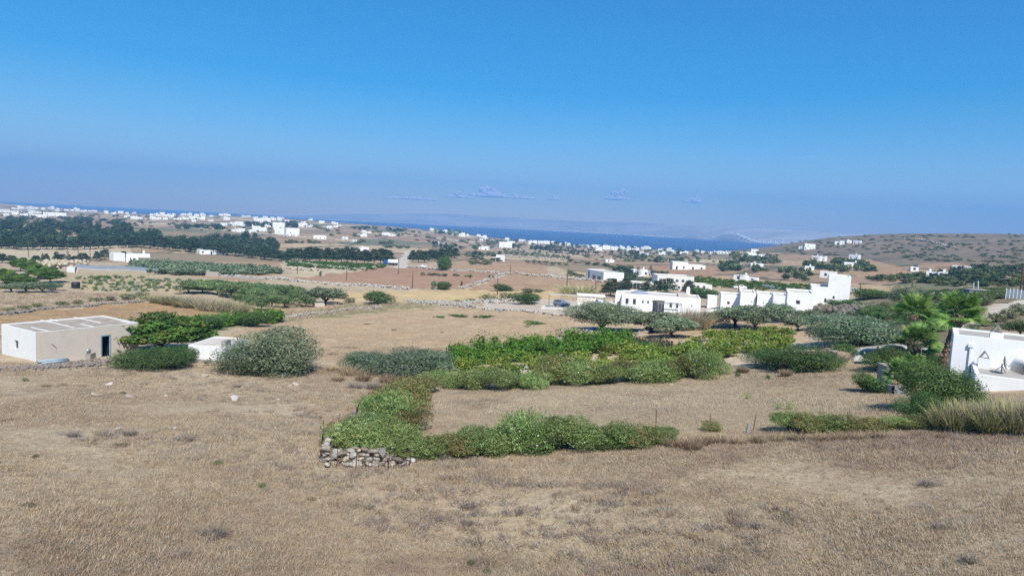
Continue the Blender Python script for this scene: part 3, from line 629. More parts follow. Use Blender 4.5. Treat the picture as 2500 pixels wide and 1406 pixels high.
row('reed_green','reed_clump',[(2310,1046,70,87,'reed_green'),(2345,1052,75,97,'reed_green'),(2385,1050,80,94,'reed'),(2425,1056,80,99,'reed_green'),(2465,1054,80,100,'reed'),(2500,1060,80,107,'reed_green'),(2362,1035,70,75,'reed'),(2445,1035,70,84,'reed_green'),(2540,1060,80,109,'reed')],'tall wind-bent reed clump, {} from the left in front of the nearest white house','reeds','reeds by the nearest house')
row('drybush','dry_bush',[(1645,1092,60,44),(1685,1098,80,56),(1720,1085,60,40),(1755,1080,70,40),(1800,1082,60,34),(1850,1080,60,34),(1900,1076,60,36),(1950,1075,60,36),(2000,1075,60,36),(2050,1074,60,34),(2100,1072,60,34),(2150,1070,55,32)],'pale dry grass bush, {} from the left along the right field edge','dry bush','dry grass bushes at the field edge')
row('drybush','dry_bush',[(1072,1122,52,32,'greydry'),(850,916,66,46),(888,930,66,48),(912,950,60,34,'greydry'),(828,930,50,28),(868,948,50,26,'greydry'),(945,934,66,36),(905,1000,56,44,'greydry'),(925,985,40,34),(690,912,46,18),(750,905,40,22,'greydry'),(810,905,40,22)],'brown dry bush, {} from the left around the stone wall and big round bush','dry bush','dry bushes by the wall')
row('drybush','dry_tuft',[(15,1028,36,16),(112,944,32,14),(153,942,28,13),(196,944,30,12),(350,940,26,11,'greydry'),(180,1066,40,22,'greydry'),(318,1064,46,32,'greydry'),(296,1088,44,24),(450,1078,60,22,'greydry'),(580,945,24,12,'greydry'),(75,1236,44,20),(520,1310,90,36,'greydry'),(1145,1238,56,26,'greydry'),(1140,1280,46,20,'greydry'),(2265,1185,60,24,'greydry'),(2395,1102,46,16),(2367,1372,60,28,'greydry'),(1850,1288,50,22,'greydry'),(1740,1395,60,28,'greydry'),(2300,1290,60,22,'greydry'),(1690,1310,50,20),(760,1220,36,20),(440,1360,60,30,'greydry'),(955,1372,40,18),(2300,1068,46,18),(2130,1064,50,18)],'dry tuft, {} from the left among those dotting the foreground grass','tuft','dry tufts in the foreground grass')
row('lowbush','weed_clump',[(62,930,16,8),(275,1238,1,1)][:1]+[(72,1236,26,10),(640,1190,20,10),(1150,1378,26,10),(1190,1398,24,9),(300,962,14,6),(87,1118,18,9),(530,1134,24,9)],'olive-yellow weed, {} from the left in the foreground grass','weed','weeds in the foreground grass',True)
row('drybush','rust_tuft',[(657,865,30,8),(540,830,22,7),(733,836,16,6),(770,838,20,5),(860,850,40,7),(815,866,34,9),(1287,798,22,6),(1080,812,12,6),(1238,824,12,5),(897,792,28,5),(962,806,18,5)],'flat rust-coloured tuft, {} from the left in the big tan field','tuft','rust tufts in the tan field')
row('vinedot','thistle_patch',[(1120,772,42,3.5),(1185,775,48,4),(1305,790,48,4),(1072,775,26,3)],'bright green weed patch, {} from the left in the big tan field','weed','green patches in the tan field',True)
# orchard and its reeds
row('orchard','orchard_tree',[(607,752,30,30),(638,757,42,33),(663,752,38,40),(695,752,38,32),(717,745,36,36),(746,749,46,31),(585,745,36,30),(625,735,44,32),(660,732,44,30),(700,730,46,30),(740,733,44,28)],'small fruit tree, {} from the left on the bare orchard soil','tree','orchard trees')
plant('olive','olive_tree',792,744,86,42,'wide dark tree at the end of the orchard beside low stone troughs','tree')
row('orchard','orchard_tree',[(460,716,59,30),(495,716,59,32),(530,720,59,32),(565,726,59,35),(600,728,59,35),(480,706,57,22),(520,708,57,25),(560,712,59,27),(600,716,59,27),(640,718,59,27),(680,720,59,25),(720,722,52,25)],'leafy tree, {} from the left in the dense grove behind the orchard reeds','tree','grove behind the reeds')
row('reed','reed_clump',[(385,738,40,24,'reed_green'),(415,742,44,30),(445,748,46,34),(475,753,48,38),(505,758,50,42),(535,762,50,44),(565,764,46,40),(360,734,36,18,'reed_green'),(590,764,36,34,'reed_green')],'dry grey reed clump, {} from the left in the belt before the orchard','reeds','reeds before the orchard')
row('lowbush','broom_bush',[(90,752,30,12),(150,748,30,13),(190,742,26,11),(235,738,30,12),(270,735,28,12),(310,731,34,14),(345,728,34,16),(60,756,26,11),(20,760,26,10)],'yellow-green broom bush, {} from the left along the low wall behind the barn','bush','broom along the low wall')
plant('roundbush','fig_bush',924,743,64,31,'leafy fig bush standing alone by the golden stubble field','bush'); plant('lowbush','fig_bush',853,741,26,14,'little fig bush next to the lone larger one','bush')
plant('roundbush','bush',1083,707,36,19,'dome-shaped dark bush at the corner of the ploughed field','bush'); plant('orchard','sapling',1058,706,14,20,'thin upright sapling beside the dome-shaped dark bush','sapling'); plant('cypress','cypress',1127,697,6,10,'tiny lone cypress in the ploughed field','tree'); plant('cypress','cypress',782,674,6,12,'small lone cypress among the walled plots','tree')
row('lowbush','bush',[(1192,736,46,18),(1243,733,42,18),(1285,740,66,24,'roundbush'),(1150,737,30,8),(1116,741,22,9),(1228,711,52,17,'roundbush'),(1287,713,40,9),(1316,713,28,7)],'green bush, {} from the left on the stony bank before the gravel yard','bush','bushes on the stony bank')
plant('reed_green','reed_clump',1412,722,76,36,'leaning bamboo-like clump behind the carport','reeds'); 
row('pine_near','conifer',[(1490,724,44,44),(1528,712,34,32),(1577,716,36,28),(1604,716,26,30),(1628,716,46,36),(1682,714,30,28)],'dark conifer, {} from the left screening the two-storey white villa','tree','conifers screening the villa')
plant('roundbush','bush',1715,728,64,24,'spreading dark bush behind the chimney of the villa','bush')
plant('araucaria','norfolk_pine',1557,676,24,26,'tiered conifer, left one of two before a white house','tree'); plant('araucaria','norfolk_pine',1587,678,22,30,'tiered conifer, right one of two before a white house','tree')
row('roundbush','bush',[(2130,730,92,24),(2070,752,60,20),(2040,748,44,16)],'dark green mound-shaped bush, {} from the left beside the tall white tower','bush','bushes by the tower')
plant('greybush','bush',2212,742,76,44,'big grey-green mound beyond the tower with a wind-cut top','bush')
row('lowbush','hedge_bush',[(2372,806,34,16),(2400,796,40,20),(2430,786,44,22),(2462,776,46,24),(2492,768,44,26),(2350,818,30,12)],'rounded bush, {} from the left in the hedge bordering the dirt track','bush','hedge along the dirt track')
plant('orchard','fig_tree',2488,822,60,40,'leafy fig tree above the roof of the nearest white house','tree')
# umbrella pines and olives at the far left
row('fig','umbrella_pine',[(12,692,44,36),(50,662,40,32),(72,668,42,34),(95,680,44,34),(122,692,54,38),(45,700,66,30)],'bright green umbrella pine, {} from the left by the black water tank','tree','umbrella pines')
row('olive','olive_tree',[(28,712,50,22),(68,714,54,24),(105,714,50,22),(135,708,30,18)],'low silvery olive, {} from the left below the umbrella pines','tree','olives below the umbrella pines')
# trees along the lane at the left
row('pine','lane_tree',[(5,640,30,20),(28,640,24,16),(88,638,22,14),(104,638,7,19,'cypress'),(113,638,14,18),(137,637,16,22),(150,637,24,16),(180,637,18,12),(202,636,28,18),(236,636,16,22),(256,634,26,24),(300,628,24,14),(170,637,8,16,'cypress')],'small tree, {} from the left along the lane before the pale field','tree','trees along the lane')
row('pine','pine_tree',[(x+random.uniform(-3,3),645-(960-x)*.028+random.uniform(-1,1),26,random.uniform(30,38)) for x in range(705,960,13)],'tall dark pine, {} from the left in the windbreak above the vineyard','tree','pine windbreak')
row('pine','pine_tree',[(1008,640,24,28),(1022,641,24,30),(1036,641,24,28),(1062,638,26,26),(1078,636,26,28),(1095,634,28,28),(1110,630,26,24),(1050,632,24,22)],'dark pine, {} from the left in the clump by the country road','tree','pines by the road')
plant('roundbush','tree',1084,659,34,34,'round dense dark tree standing alone by the field road','tree')
row('farolive','olive_tree',[(1236+12.6*i,621.5+1.0*i,13,10) for i in range(13)],'small round olive, {} from the left in the row behind the white tower-hut','tree','row of round olives',True)
row('farolive','olive_tree',[(1288,643,14,9),(1304,644,14,10),(1318,645,14,9),(1332,646,16,10),(1350,648,16,9),(1366,648,14,8),(1382,649,14,8)],'small round olive, {} from the left in the lower row','tree','lower row of round olives',True)
# the wood: its front trees one by one, its mass as one body
fr=along([(-20,606),(60,609),(200,609),(330,603),(420,612),(540,622),(640,633),(705,640)],46,3,5)
row('pine','pine_tree',[(x,y,random.uniform(20,28),random.uniform(22,32)) for x,y in fr],'dark pine, {} from the left along the front edge of the wood','tree','front trees of the wood')
def mass(name,label,cat,polys,n,wpx,hpx,keys,seed,minpy=None,size_m=None):
    """one body of trees or bushes, crowns merged"""
    r=np.random.default_rng(seed); vs=[];fs=[];ts=[];o=0; mats=[]
    src={k:[] for k in keys}
    for k in keys:
        for var in LIB[k]:
            me=var[1]; v=np.empty(len(me.vertices)*3,np.float32); me.vertices.foreach_get('co',v); f=np.empty(len(me.loops),np.int32); me.loops.foreach_get('vertex_index',f)
            t=np.empty(len(me.vertices),np.float32); me.attributes['tint'].data.foreach_get('value',t); src[k].append((v.reshape(-1,3),f.reshape(-1,4),t))
        mats.append(LIB[k][0][1].materials[0])
    fm=[]
    for poly in polys:
        P=np.array(poly,float); a,b=P.min(0),P.max(0); c=0; tries=0
        while c<n and tries<n*40:
            tries+=1; px,py=r.uniform(a,b)
            if not inpoly(np.array([px]),np.array([py]),poly)[0]: continue
            g=ground(px,py); m=mpp(g); ki=r.integers(len(keys)); v,f,t=src[keys[ki]][r.integers(len(src[keys[ki]]))]
            w=(wpx*m if size_m is None else size_m)*r.uniform(.6,1.35); h=(hpx*m if size_m is None else size_m*hpx/wpx)*r.uniform(.65,1.25); th=r.uniform(0,6.28); cs,sn=math.cos(th),math.sin(th)
            V=np.stack([(v[:,0]*cs-v[:,1]*sn)*w,(v[:,0]*sn+v[:,1]*cs)*w,v[:,2]*h],1)+np.array(g); vs.append(V); fs.append(f+o); ts.append(np.clip(t+r.normal(0,.2),0,1)); fm.append(np.full(len(f),ki)); o+=len(v); c+=1
    me=mesh_np(name,np.concatenate(vs),np.concatenate(fs),mats,False,{'tint':np.concatenate(ts)},np.concatenate(fm))
    ob=link(name,me); tag(ob,label,cat,kind='stuff'); return ob
mass('pine_forest','dark pine wood spreading across the left of the valley','wood',[[(-60,606),(60,600),(200,602),(330,598),(420,606),(540,616),(640,628),(690,634),(690,606),(640,590),(560,584),(500,588),(430,590),(330,566),(250,560),(160,552),(60,556),(-60,560)]],330,20,20,['fartree','pine_far'],3)
mass('treeline','dark trees standing about the far village and coast','trees',[[(20,536),(60,534),(60,546),(20,548)],[(140,535),(230,538),(290,543),(290,549),(140,541)],[(540,578),(580,580),(580,600),(540,600)],[(590,546),(680,550),(690,556),(600,554)],[(690,548),(740,552),(730,558),(690,556)],[(430,553),(560,556),(560,562),(420,560)]],26,12,9,['fardot'],9)
mass('treeline','scattered dark trees on the coastal slope toward the strait','trees',[[(860,556),(990,563),(990,568),(860,562)],[(1060,562),(1140,570),(1140,578),(1060,572)],[(1190,590),(1300,594),(1300,606),(1190,600)],[(1060,598),(1170,604),(1160,612),(1060,608)],[(1330,596),(1500,604),(1500,612),(1330,606)],[(1500,606),(1700,616),(1700,630),(1500,622)],[(1140,618),(1220,622),(1230,630),(1140,630)],[(1510,622),(1580,628),(1580,642),(1505,640)],[(1600,632),(1625,634),(1625,643),(1600,641)],[(1635,636),(1665,637),(1665,644),(1635,643)]],22,11,8,['fardot','olivedot'],12)
mass('treeline','cypress windbreak in a long line on the coastal slope','trees',[[(1292,606),(1345,608),(1345,613),(1292,611)],[(1340,612),(1465,620),(1465,624),(1340,617)]],34,5,9,['cypress'],15)
mass('treeline','dark green trees filling the valley below the hill','trees',[[(1790,626),(1900,636),(1900,648),(1780,640)],[(1755,650),(1800,648),(1810,664),(1760,664)],[(1830,655),(1930,660),(1990,672),(1990,690),(1930,684),(1840,672)],[(1960,640),(2080,656),(2060,668),(1960,654)],[(2090,650),(2140,654),(2130,664),(2090,662)],[(1500,655),(1545,655),(1545,690),(1500,680)],[(1530,685),(1590,690),(1600,704),(1530,700)]],26,18,13,['fartree','dot'],18)
mass('treeline','low grove in a long belt among the walled plots','trees',[[(330,646),(440,650),(560,656),(680,660),(684,668),(560,674),(420,672),(320,660)]],300,26,13,['olivedot'],21)
mass('hedgerow','low bushes along the field borders of the valley','hedge',[[(1150,628),(1230,634),(1230,640),(1150,634)],[(1140,640),(1200,643),(1200,648),(1140,646)],[(940,600),(1000,604),(1000,608),(940,606)],[(1000,668),(1200,678),(1200,680),(1000,671)],[(860,628),(960,634),(960,638),(860,634)],[(700,590),(790,592),(790,596),(700,594)],[(1380,662),(1420,672),(1420,680),(1380,672)],[(1390,636),(1500,652),(1500,656),(1390,640)],[(1560,662),(1640,668),(1640,672),(1560,668)],[(860,588),(960,592),(960,597),(860,594)]],14,13,6,['dot'],24)
mass('shrubbery','green thicket filling the valley floor at the foot of the hill','thicket',[[(2080,682),(2200,690),(2330,700),(2500,700),(2560,690),(2560,655),(2400,650),(2300,668),(2180,678)],[(2040,640),(2100,645),(2100,652),(2040,650)]],260,20,10,['dot','fardot'],27)
mass('shrubbery','dark evergreen scrub covering the bank beside the dirt track','scrub',[[(2010,830),(2060,770),(2140,752),(2200,750),(2330,735),(2440,728),(2420,742),(2380,770),(2320,804),(2250,830),(2100,838)],[(2240,720),(2460,712),(2440,730),(2250,738)]],150,34,15,['roundlo','lowbush'],30,size_m=2.0)
mass('vegetation','dark scrub dotted over the hillside at the right','scrub',[[(1880,606),(1960,585),(2060,574),(2500,574),(2560,580),(2560,650),(2400,640),(2200,640),(2080,626),(1960,622)]],240,11,4,['dot'],33,size_m=4.6)
mass('vegetation','stunted bushes scattered over the far farmland','scrub',[[(-40,560),(300,556),(900,580),(1500,640),(1900,640),(1900,616),(1500,612),(1000,566),(500,536),(0,512)]],380,9,5,['dot'],36)
mass('garden_plants','rows of blue-green crops in the plot beside the black water tank','crops',[[(185,674),(300,676),(470,684),(610,694),(520,704),(380,712),(200,712)]],210,9,5,['olivedot','vinedot'],44)
# green vineyard block in the valley: rows of vines too far to pick apart
mass('vineyard_foliage','dark green vineyard block in the valley behind the two-storey villa','vineyard',[[(1700,678),(1850,690),(1985,698),(1975,712),(1850,708),(1730,700),(1695,690)],[(700,640),(780,640),(960,650),(890,662),(700,650)]],260,12,5,['vinedot'],39)
# ------------------------------------------------------------------ builders for walls, houses, cars, poles
def plain(name,c,rough=.7,spec=.3,metal=0.,var=.08,scale=3.):
    n=NT(name); k=n.noise(scale,5,.65); d=tuple(x*(1-var*2) for x in c[:3])+(1,)
    n.color(n.mix(d,c,n.rng(k,.35,.6,0,1))); n.rough(rough); n.spec(spec); n.b.inputs['Metallic'].default_value=metal; return n.m
def white_wall(name='whitewash',c=(.80,.80,.785,1)):
    n=NT(name); a=n.noise(.6,5,.65); s=n.noise(2.2,5,.7,n.scaled(n.co(),(1,1,.18)))
    col=n.mix(c,tuple(x*.9 for x in c[:3])+(1,),n.rng(a,.5,.7,0,.8)); col=n.mix(col,tuple(x*y for x,y in zip(c[:3],(.78,.75,.70)))+(1,),n.rng(s,.56,.74,0,.6)); n.color(col); n.rough(.85); n.bump(n.noise(14,3,.6),.15,.02); return n.m
M_white=white_wall(); M_roofg=plain('grey_screed_roof',L(186,180,172),.95,.1,0,.12,1.2); M_roofw=plain('pale_roof',L(216,206,194),.95,.1,0,.08,.7)
M_beige=white_wall('bare_cement_render',L(216,204,188)); M_barnroof=plain('weathered_barn_roof',L(182,170,156),.95,.1,0,.14,1.1)
M_glass=NT('window_glass'); M_glass.color((.035,.045,.055,1)); M_glass.rough(.12); M_glass.spec(.5); M_glass=M_glass.m
M_frame=plain('window_frame_paint',L(196,204,206),.6); M_frameb=plain('blue_frame_paint',L(120,160,178),.6); M_dark=plain('painted_interior_shade',(.02,.02,.022,1),.9,.1)  # M_dark: near-black colour stands in for the shade indoors
M_metal=plain('galvanised_metal',L(170,174,178),.45,.5,.6); M_wood=plain('weathered_timber',L(132,118,102),.9,.1,0,.2,6.); M_pole=plain('pole_timber',L(104,86,72),.9,.1,0,.15,6.)
M_black=plain('black_plastic',(.02,.022,.026,1),.5,.3); M_blue=plain('blue_plastic',(.02,.09,.55,1),.4,.4); M_teal=plain('teal_plastic',(.08,.30,.30,1),.5,.3); M_grey=plain('grey_concrete',L(176,170,162),.9,.1,0,.12,2.); M_bgrey=plain('blue_grey_sheet',L(150,162,176),.7,.2,0,.06,.5); M_paleb=plain('pale_blue_paint',L(190,212,224),.6); M_turq=plain('turquoise_paint',L(120,160,166),.6); M_rust=plain('rusty_iron',L(122,92,76),.9,.1,.3,.2,8.)
def rockmat(name,a,b,c):
    n=NT(name); k=n.noise(1.8,6,.7); col=n.ramp(k,[(.3,a),(.5,b),(.7,c)]); r=n.rand(); hsv=n.n.new('ShaderNodeHueSaturation'); n.l.new(col,hsv.inputs['Color']); n.l.new(n.rng(r,0,1,.72,1.15),hsv.inputs['Value']); n.l.new(n.rng(n.math('FRACT',n.math('MULTIPLY',r,3.3)),0,1,.5,1.5),hsv.inputs['Saturation'])
    n.color(hsv.outputs[0]); n.bump(n.noise(7,5,.7),.7,.06); return n.m
M_stone=rockmat('dry_wall_stone',L(150,138,122),L(186,174,156),L(210,200,184)); M_pale=rockmat('pale_limestone',L(176,164,146),L(200,190,174),L(216,208,196)); M_darkst=rockmat('lichened_stone',L(112,104,96),L(146,136,124),L(170,160,146))
class Geo:
    def __init__(s): s.v=[];s.f=[];s.m=[]
    def quad(s,a,b,c,d,m=0):
        i=len(s.v); s.v+=[tuple(a),tuple(b),tuple(c),tuple(d)]; s.f.append((i,i+1,i+2,i+3)); s.m.append(m)
    def box(s,x0,x1,y0,y1,z0,z1,m=0,T=None):
        p=[Vector((x,y,z)) for z in (z0,z1) for x,y in ((x0,y0),(x1,y0),(x1,y1),(x0,y1))]
        if T is not None: p=[T@q for q in p]
        for q in ((3,2,1,0),(4,5,6,7),(0,1,5,4),(1,2,6,5),(2,3,7,6),(3,0,4,7)): s.quad(*[p[i] for i in q],m)
    def bar(s,a,b,w,h=None,m=0):
        a,b=Vector(a),Vector(b); d=b-a; T=Matrix.Translation(a)@d.to_track_quat('X','Z').to_matrix().to_4x4(); s.box(0,d.length,-w/2,w/2,-(h or w)/2,(h or w)/2,m,T)
    def mesh(s,name,mats,smooth=False): return mesh_np(name,np.array([tuple(q) for q in s.v]),np.array(s.f),mats,smooth,None,s.m)
def lathe(name,prof,mats,sides=16,axis='z',cap=True):
    pr=np.array(prof,float); a=np.linspace(0,2*math.pi,sides,endpoint=False); n=len(pr)
    V=np.stack([pr[:,0][:,None]*np.cos(a),pr[:,0][:,None]*np.sin(a),np.repeat(pr[:,1][:,None],sides,1)],-1).reshape(-1,3)
    if axis=='x': V=V[:,[2,0,1]]
    if axis=='y': V=V[:,[0,2,1]]*np.array([1,1,-1])
    i=np.arange(n*sides).reshape(n,sides); Fq=np.stack([i[:-1],np.roll(i[:-1],-1,1),np.roll(i[1:],-1,1),i[1:]],-1).reshape(-1,4)
    return mesh_np(name,V,Fq,mats,True)
def frameT(L_,rz): return Matrix.Translation(L_)@Matrix.Rotation(rz,4,'Z')
class Bld:
    """a building: blocks with real window openings; every window and door its own part"""
    def __init__(s,name,label,cat,loc,group=None):
        s.r=empty(name,loc); tag(s.r,label,cat,group); s.inv=Matrix.Translation(-Vector(loc)); s.w=Geo(); s.f=Geo()
    def block(s,Lp,rz,w,d,z1,z0=None,op=(),par=.25,pt=.25,mats=(0,0,0,0),fine=True,roof=True,drop=1.5):
        """Lp front-left foot, rz the facade's direction, z1 height above Lp"""
        T=s.inv@frameT(Lp,rz); z0=-drop if z0 is None else z0
        faces=[((0,0),(1,0),w,(0,-1)),((w,0),(0,1),d,(1,0)),((w,d),(-1,0),w,(0,1)),((0,d),(0,-1),d,(-1,0))]
        for fi,(o,u,W,n) in enumerate(faces):
            ops=[q for q in op if q[0]==fi]
            us=sorted({0,W,*[q[1] for q in ops],*[q[2] for q in ops]}); vs=sorted({z0,z1,*[q[3] for q in ops],*[q[4] for q in ops]})
            P=lambda a,b,dp=0:T@Vector((o[0]+u[0]*a-n[0]*dp,o[1]+u[1]*a-n[1]*dp,b))
            for a0,a1 in zip(us,us[1:]):
                for b0,b1 in zip(vs,vs[1:]):
                    am,bm=(a0+a1)/2,(b0+b1)/2
                    if any(q[1]<am<q[2] and q[3]<bm<q[4] for q in ops): continue
                    s.w.quad(P(a0,b0),P(a1,b0),P(a1,b1),P(a0,b1),mats[fi])
            for q in ops:
                a0,a1,b0,b1=q[1:5]; typ=q[5] if len(q)>5 else 'w'; dp={'loggia':3.,'cave':5.}.get(typ,.16)
                for A_,B_ in (((a0,b0),(a1,b0)),((a1,b0),(a1,b1)),((a1,b1),(a0,b1)),((a0,b1),(a0,b0))):
                    s.w.quad(P(*A_),P(*B_),P(*B_,dp),P(*A_,dp),mats[fi] if typ!='cave' else 2)
                g=Geo(); g.quad(P(a0,b0,dp),P(a1,b0,dp),P(a1,b1,dp),P(a0,b1,dp))
                if typ in('loggia','cave'): link('recess_wall',g.mesh('recess_wall',[M_white if typ=='loggia' else M_dark]),s.r); continue  # cave recess is coloured near-black to paint in the shade inside
                nm='door' if typ in('d','db') else 'window'
                if not fine: link(nm,g.mesh(nm,[M_dark if typ=='d' else M_glass]),s.r); continue
                fg=Geo(); t=.07; dq=dp-.05
                bars=[(a0,a0+t,b0,b1),(a1-t,a1,b0,b1),(a0+t,a1-t,b0,b0+t),(a0+t,a1-t,b1-t,b1)]
                if a1-a0>.8 and typ!='d': bars.append(((a0+a1)/2-t/2,(a0+a1)/2+t/2,b0+t,b1-t))
                for c0,c1,e0,e1 in bars:
                    pts=[P(c0,e0,dq),P(c1,e0,dq),P(c1,e1,dq),P(c0,e1,dq)]; bk=[P(c0,e0,dp-.01),P(c1,e0,dp-.01),P(c1,e1,dp-.01),P(c0,e1,dp-.01)]
                    fg.quad(*pts)
                    for i in range(4): fg.quad(pts[i],bk[i],bk[(i+1)%4],pts[(i+1)%4])
                fo=link(nm,fg.mesh(nm,[M_frameb if typ in('db','wb') else M_frame]),s.r); link('pane',g.mesh('pane',[M_dark if typ=='d' else M_glass]),fo)
        if roof:
            Q=lambda x,y,z:T@Vector((x,y,z)); t=pt; zr=z1-par
            o=[(0,0),(w,0),(w,d),(0,d)]; i_=[(t,t),(w-t,t),(w-t,d-t),(t,d-t)]
            for k in range(4):
                k2=(k+1)%4; s.w.quad(Q(*o[k],z1),Q(*o[k2],z1),Q(*i_[k2],z1),Q(*i_[k],z1)); s.w.quad(Q(*i_[k],z1),Q(*i_[k2],z1),Q(*i_[k2],zr),Q(*i_[k],zr))
            s.f.quad(*[Q(*p,zr) for p in i_])
        return T
    def part(s,name,geo,mats,T=None,parent=None):
        return link(name,geo.mesh(name,mats) if isinstance(geo,Geo) else geo,parent or s.r)
    def done(s,wm=None,rm=None):
        link('wall',s.w.mesh('wall',wm or [M_white]),s.r)
        if s.f.f: link('roof',s.f.mesh('roof',[rm or M_roofw]),s.r)
        return s.r
def site(a,b):
    """front-left and front-right foot in the photograph -> place, direction, width"""
    A_,B_=ground(*a),ground(*b); d=B_-A_; return A_,math.atan2(d.y,d.x),math.hypot(d.x,d.y)
def upx(px,P0,rz,zz=0.):
    lo,hi=0,90
    for _ in range(40):
        mm=(lo+hi)/2; q=P0+Vector((math.cos(rz),math.sin(rz),0))*mm; x,_,_=proj(q.x,q.y,q.z+zz); lo,hi=(mm,hi) if x<px else (lo,mm)
    return lo
def site2(pxL,py,pxR,delta=0.):
    A_=ground(pxL,py); az=math.atan2(*ray((pxL+pxR)/2,py)[:2]); rz=-az+delta; return A_,rz,upx(pxR,A_,rz)
def topz(P,px,pytop):
    """height above P of the point over P that the photograph shows at row pytop"""
    lo,hi=-2.,30.
    for _ in range(40):
        m=(lo+hi)/2; _,y,_=proj(P.x,P.y,P.z+m); lo,hi=(m,hi) if y>pytop else (lo,m)
    return lo
# ------------------------------------------------------------------ far and middle houses
rh=np.random.default_rng(77)
def far_house(x0,x1,yt,yb,label,group,name='house',win=None,two=False,stone=False):
    m0=ground((x0+x1)/2,yb); m=mpp(m0); w=(x1-x0)*m; az=math.atan2(m0.x,m0.y); rz=-az+rh.uniform(-.45,.45)
    h=max((yb-yt)*m,2.4); d=min(max(w*.55,4.5),10)
    P=m0-Vector((math.cos(rz),math.sin(rz),0))*w/2; P.z=m0.z-.2
    b=Bld(name,label,'house',m0,group); near=m<.33
    def ops(W,Hh,n,lo=.9):
        out=[]; 
        for i in range(n):
            c=W*(i+.5+rh.uniform(-.15,.15))/n; 
            if rh.uniform()<.3: out.append((0,c-.5,c+.5,.05,min(2.1,Hh-.4),'d'))
            else: out.append((0,c-.55,c+.55,lo,min(lo+1.2,Hh-.35),'w'))
        return out
    n=max(1,min(4,int(w/4)))
    if w>9 and rh.uniform()<.75:      # two joined volumes of unequal height
        f=rh.uniform(.4,.6); h2=h*rh.uniform(.62,.8); hi_left=rh.uniform()<.5
        w1=w*f; hs=(h,h2) if hi_left else (h2,h); q=frameT(P,rz)
        b.block(P,rz,w1,d,hs[0],op=ops(w1,min(hs[0],3.4),max(1,n//2))+([(0,w1*.3,w1*.3+1,3.6,4.7,'w'),(0,w1*.65,w1*.65+1,3.6,4.7,'w')] if hs[0]>5.6 else []),fine=False)
        off=rh.uniform(.4,1.6); P2=q@Vector((w1,off,0)); b.block(P2,rz,w-w1,d*.9,hs[1],op=ops(w-w1,min(hs[1],3.4),max(1,n//2))+([(0,1.2,2.2,3.6,4.7,'w')] if hs[1]>5.6 else []),fine=False)
    else: b.block(P,rz,w,d,h,op=ops(w,min(h,3.4),n)+([(0,w*.3,w*.3+1,3.6,4.7,'w')] if h>5.6 else []),fine=False)
    if rh.uniform()<.5:
        g=Geo(); T=b.inv@frameT(P,rz); cx=w*rh.uniform(.2,.8); g.box(cx,cx+.7,d*.5,d*.5+.7,h*.8,h+1.1,0,T); b.part('chimney',g,[M_white])
    if rh.uniform()<.35:
        g=Geo(); T=b.inv@frameT(P,rz); cx=w*rh.uniform(.2,.7); q=[TI_@Vector(v) for TI_ in (T,) for v in ((cx,d*.3,h+.05),(cx+1.8,d*.3,h+.05),(cx+1.8,d*.3+1.,h+.95),(cx,d*.3+1.,h+.95))]; g.quad(*q); g.box(cx,cx+1.8,d*.3+1.0,d*.3+1.5,h+.7,h+1.25,1,T); b.part('solar_heater',g,[M_glass,M_metal])
    b.done([M_stone if stone else M_white])
def extra(lst,zones,seed):
    """more of the small white houses that crowd a place"""
    r=np.random.default_rng(seed); out=list(lst)
    for x0,y0,x1,y1,n,w0,w1 in zones:
        for i in range(n):
            t=(i+r.uniform(.1,.9))/n; w=r.uniform(w0,w1); x=x0+(x1-x0)*t; y=y0+(y1-y0)*t+r.normal(0,1.2); h=w*r.uniform(.3,.5)+1.5
            if all(abs(x+w/2-(q[0]+q[1])/2)>(w+q[1]-q[0])*.42 or abs(y-q[3])>3 for q in out): out.append((x,x+w,y-h,y))
    return out
def village(lst,fmt,group):
    for i,q in enumerate(sorted(lst)): far_house(*q[:4],fmt.format(nth(i+1)),group)
village(extra([(5,50,512,519),(74,100,513,521),(50,66,521,527),(82,110,524,531),(106,120,518,525),(122,160,519,528),(157,168,511,515),(172,181,511,515),(185,194,512,516),(197,212,512,517),(214,224,513,517),(225,237,513,518),(256,264,517,522),(272,283,517,523),(306,314,518,522),(320,346,528,535),(368,392,528,536),(366,374,522,526),(382,396,524,528),(400,412,524,529),(414,424,525,530),(424,442,531,536),(444,460,530,536),(462,480,528,535),(482,500,528,537),(30,44,507,511),(42,50,502,506),(135,150,512,516)],[(10,509,240,517,14,7,13),(0,524,170,530,9,9,17),(240,520,520,528,16,7,13),(300,532,520,541,8,9,16)],5),'small white house, {} from the left in the far village along the left-hand coast','houses of the far coast')
village(extra([(535,545,520,525),(547,562,520,526),(546,561,529,537),(591,602,526,530),(604,614,526,530),(618,630,529,533),(642,653,528,532),(677,693,528,532),(620,636,534,541),(636,660,532,543),(538,556,544,551),(558,572,545,552),(574,594,541,552),(568,598,557,567),(610,626,560,569),(617,650,552,565),(666,694,543,558),(670,701,557,575),(699,731,557,577),(726,750,545,554),(750,763,549,554),(735,746,540,545),(754,764,533,538),(779,792,539,545),(810,825,541,548),(814,833,549,555),(789,812,551,558),(766,796,575,584),(836,850,578,584),(861,872,585,591),(868,903,603,614),(873,896,570,578),(883,907,563,569),(933,965,568,576)],[(600,532,700,545,8,8,14),(560,548,680,560,5,10,16)],7),'white cubic house, {} from the left in the valley village above the pine wood','houses of the valley village')
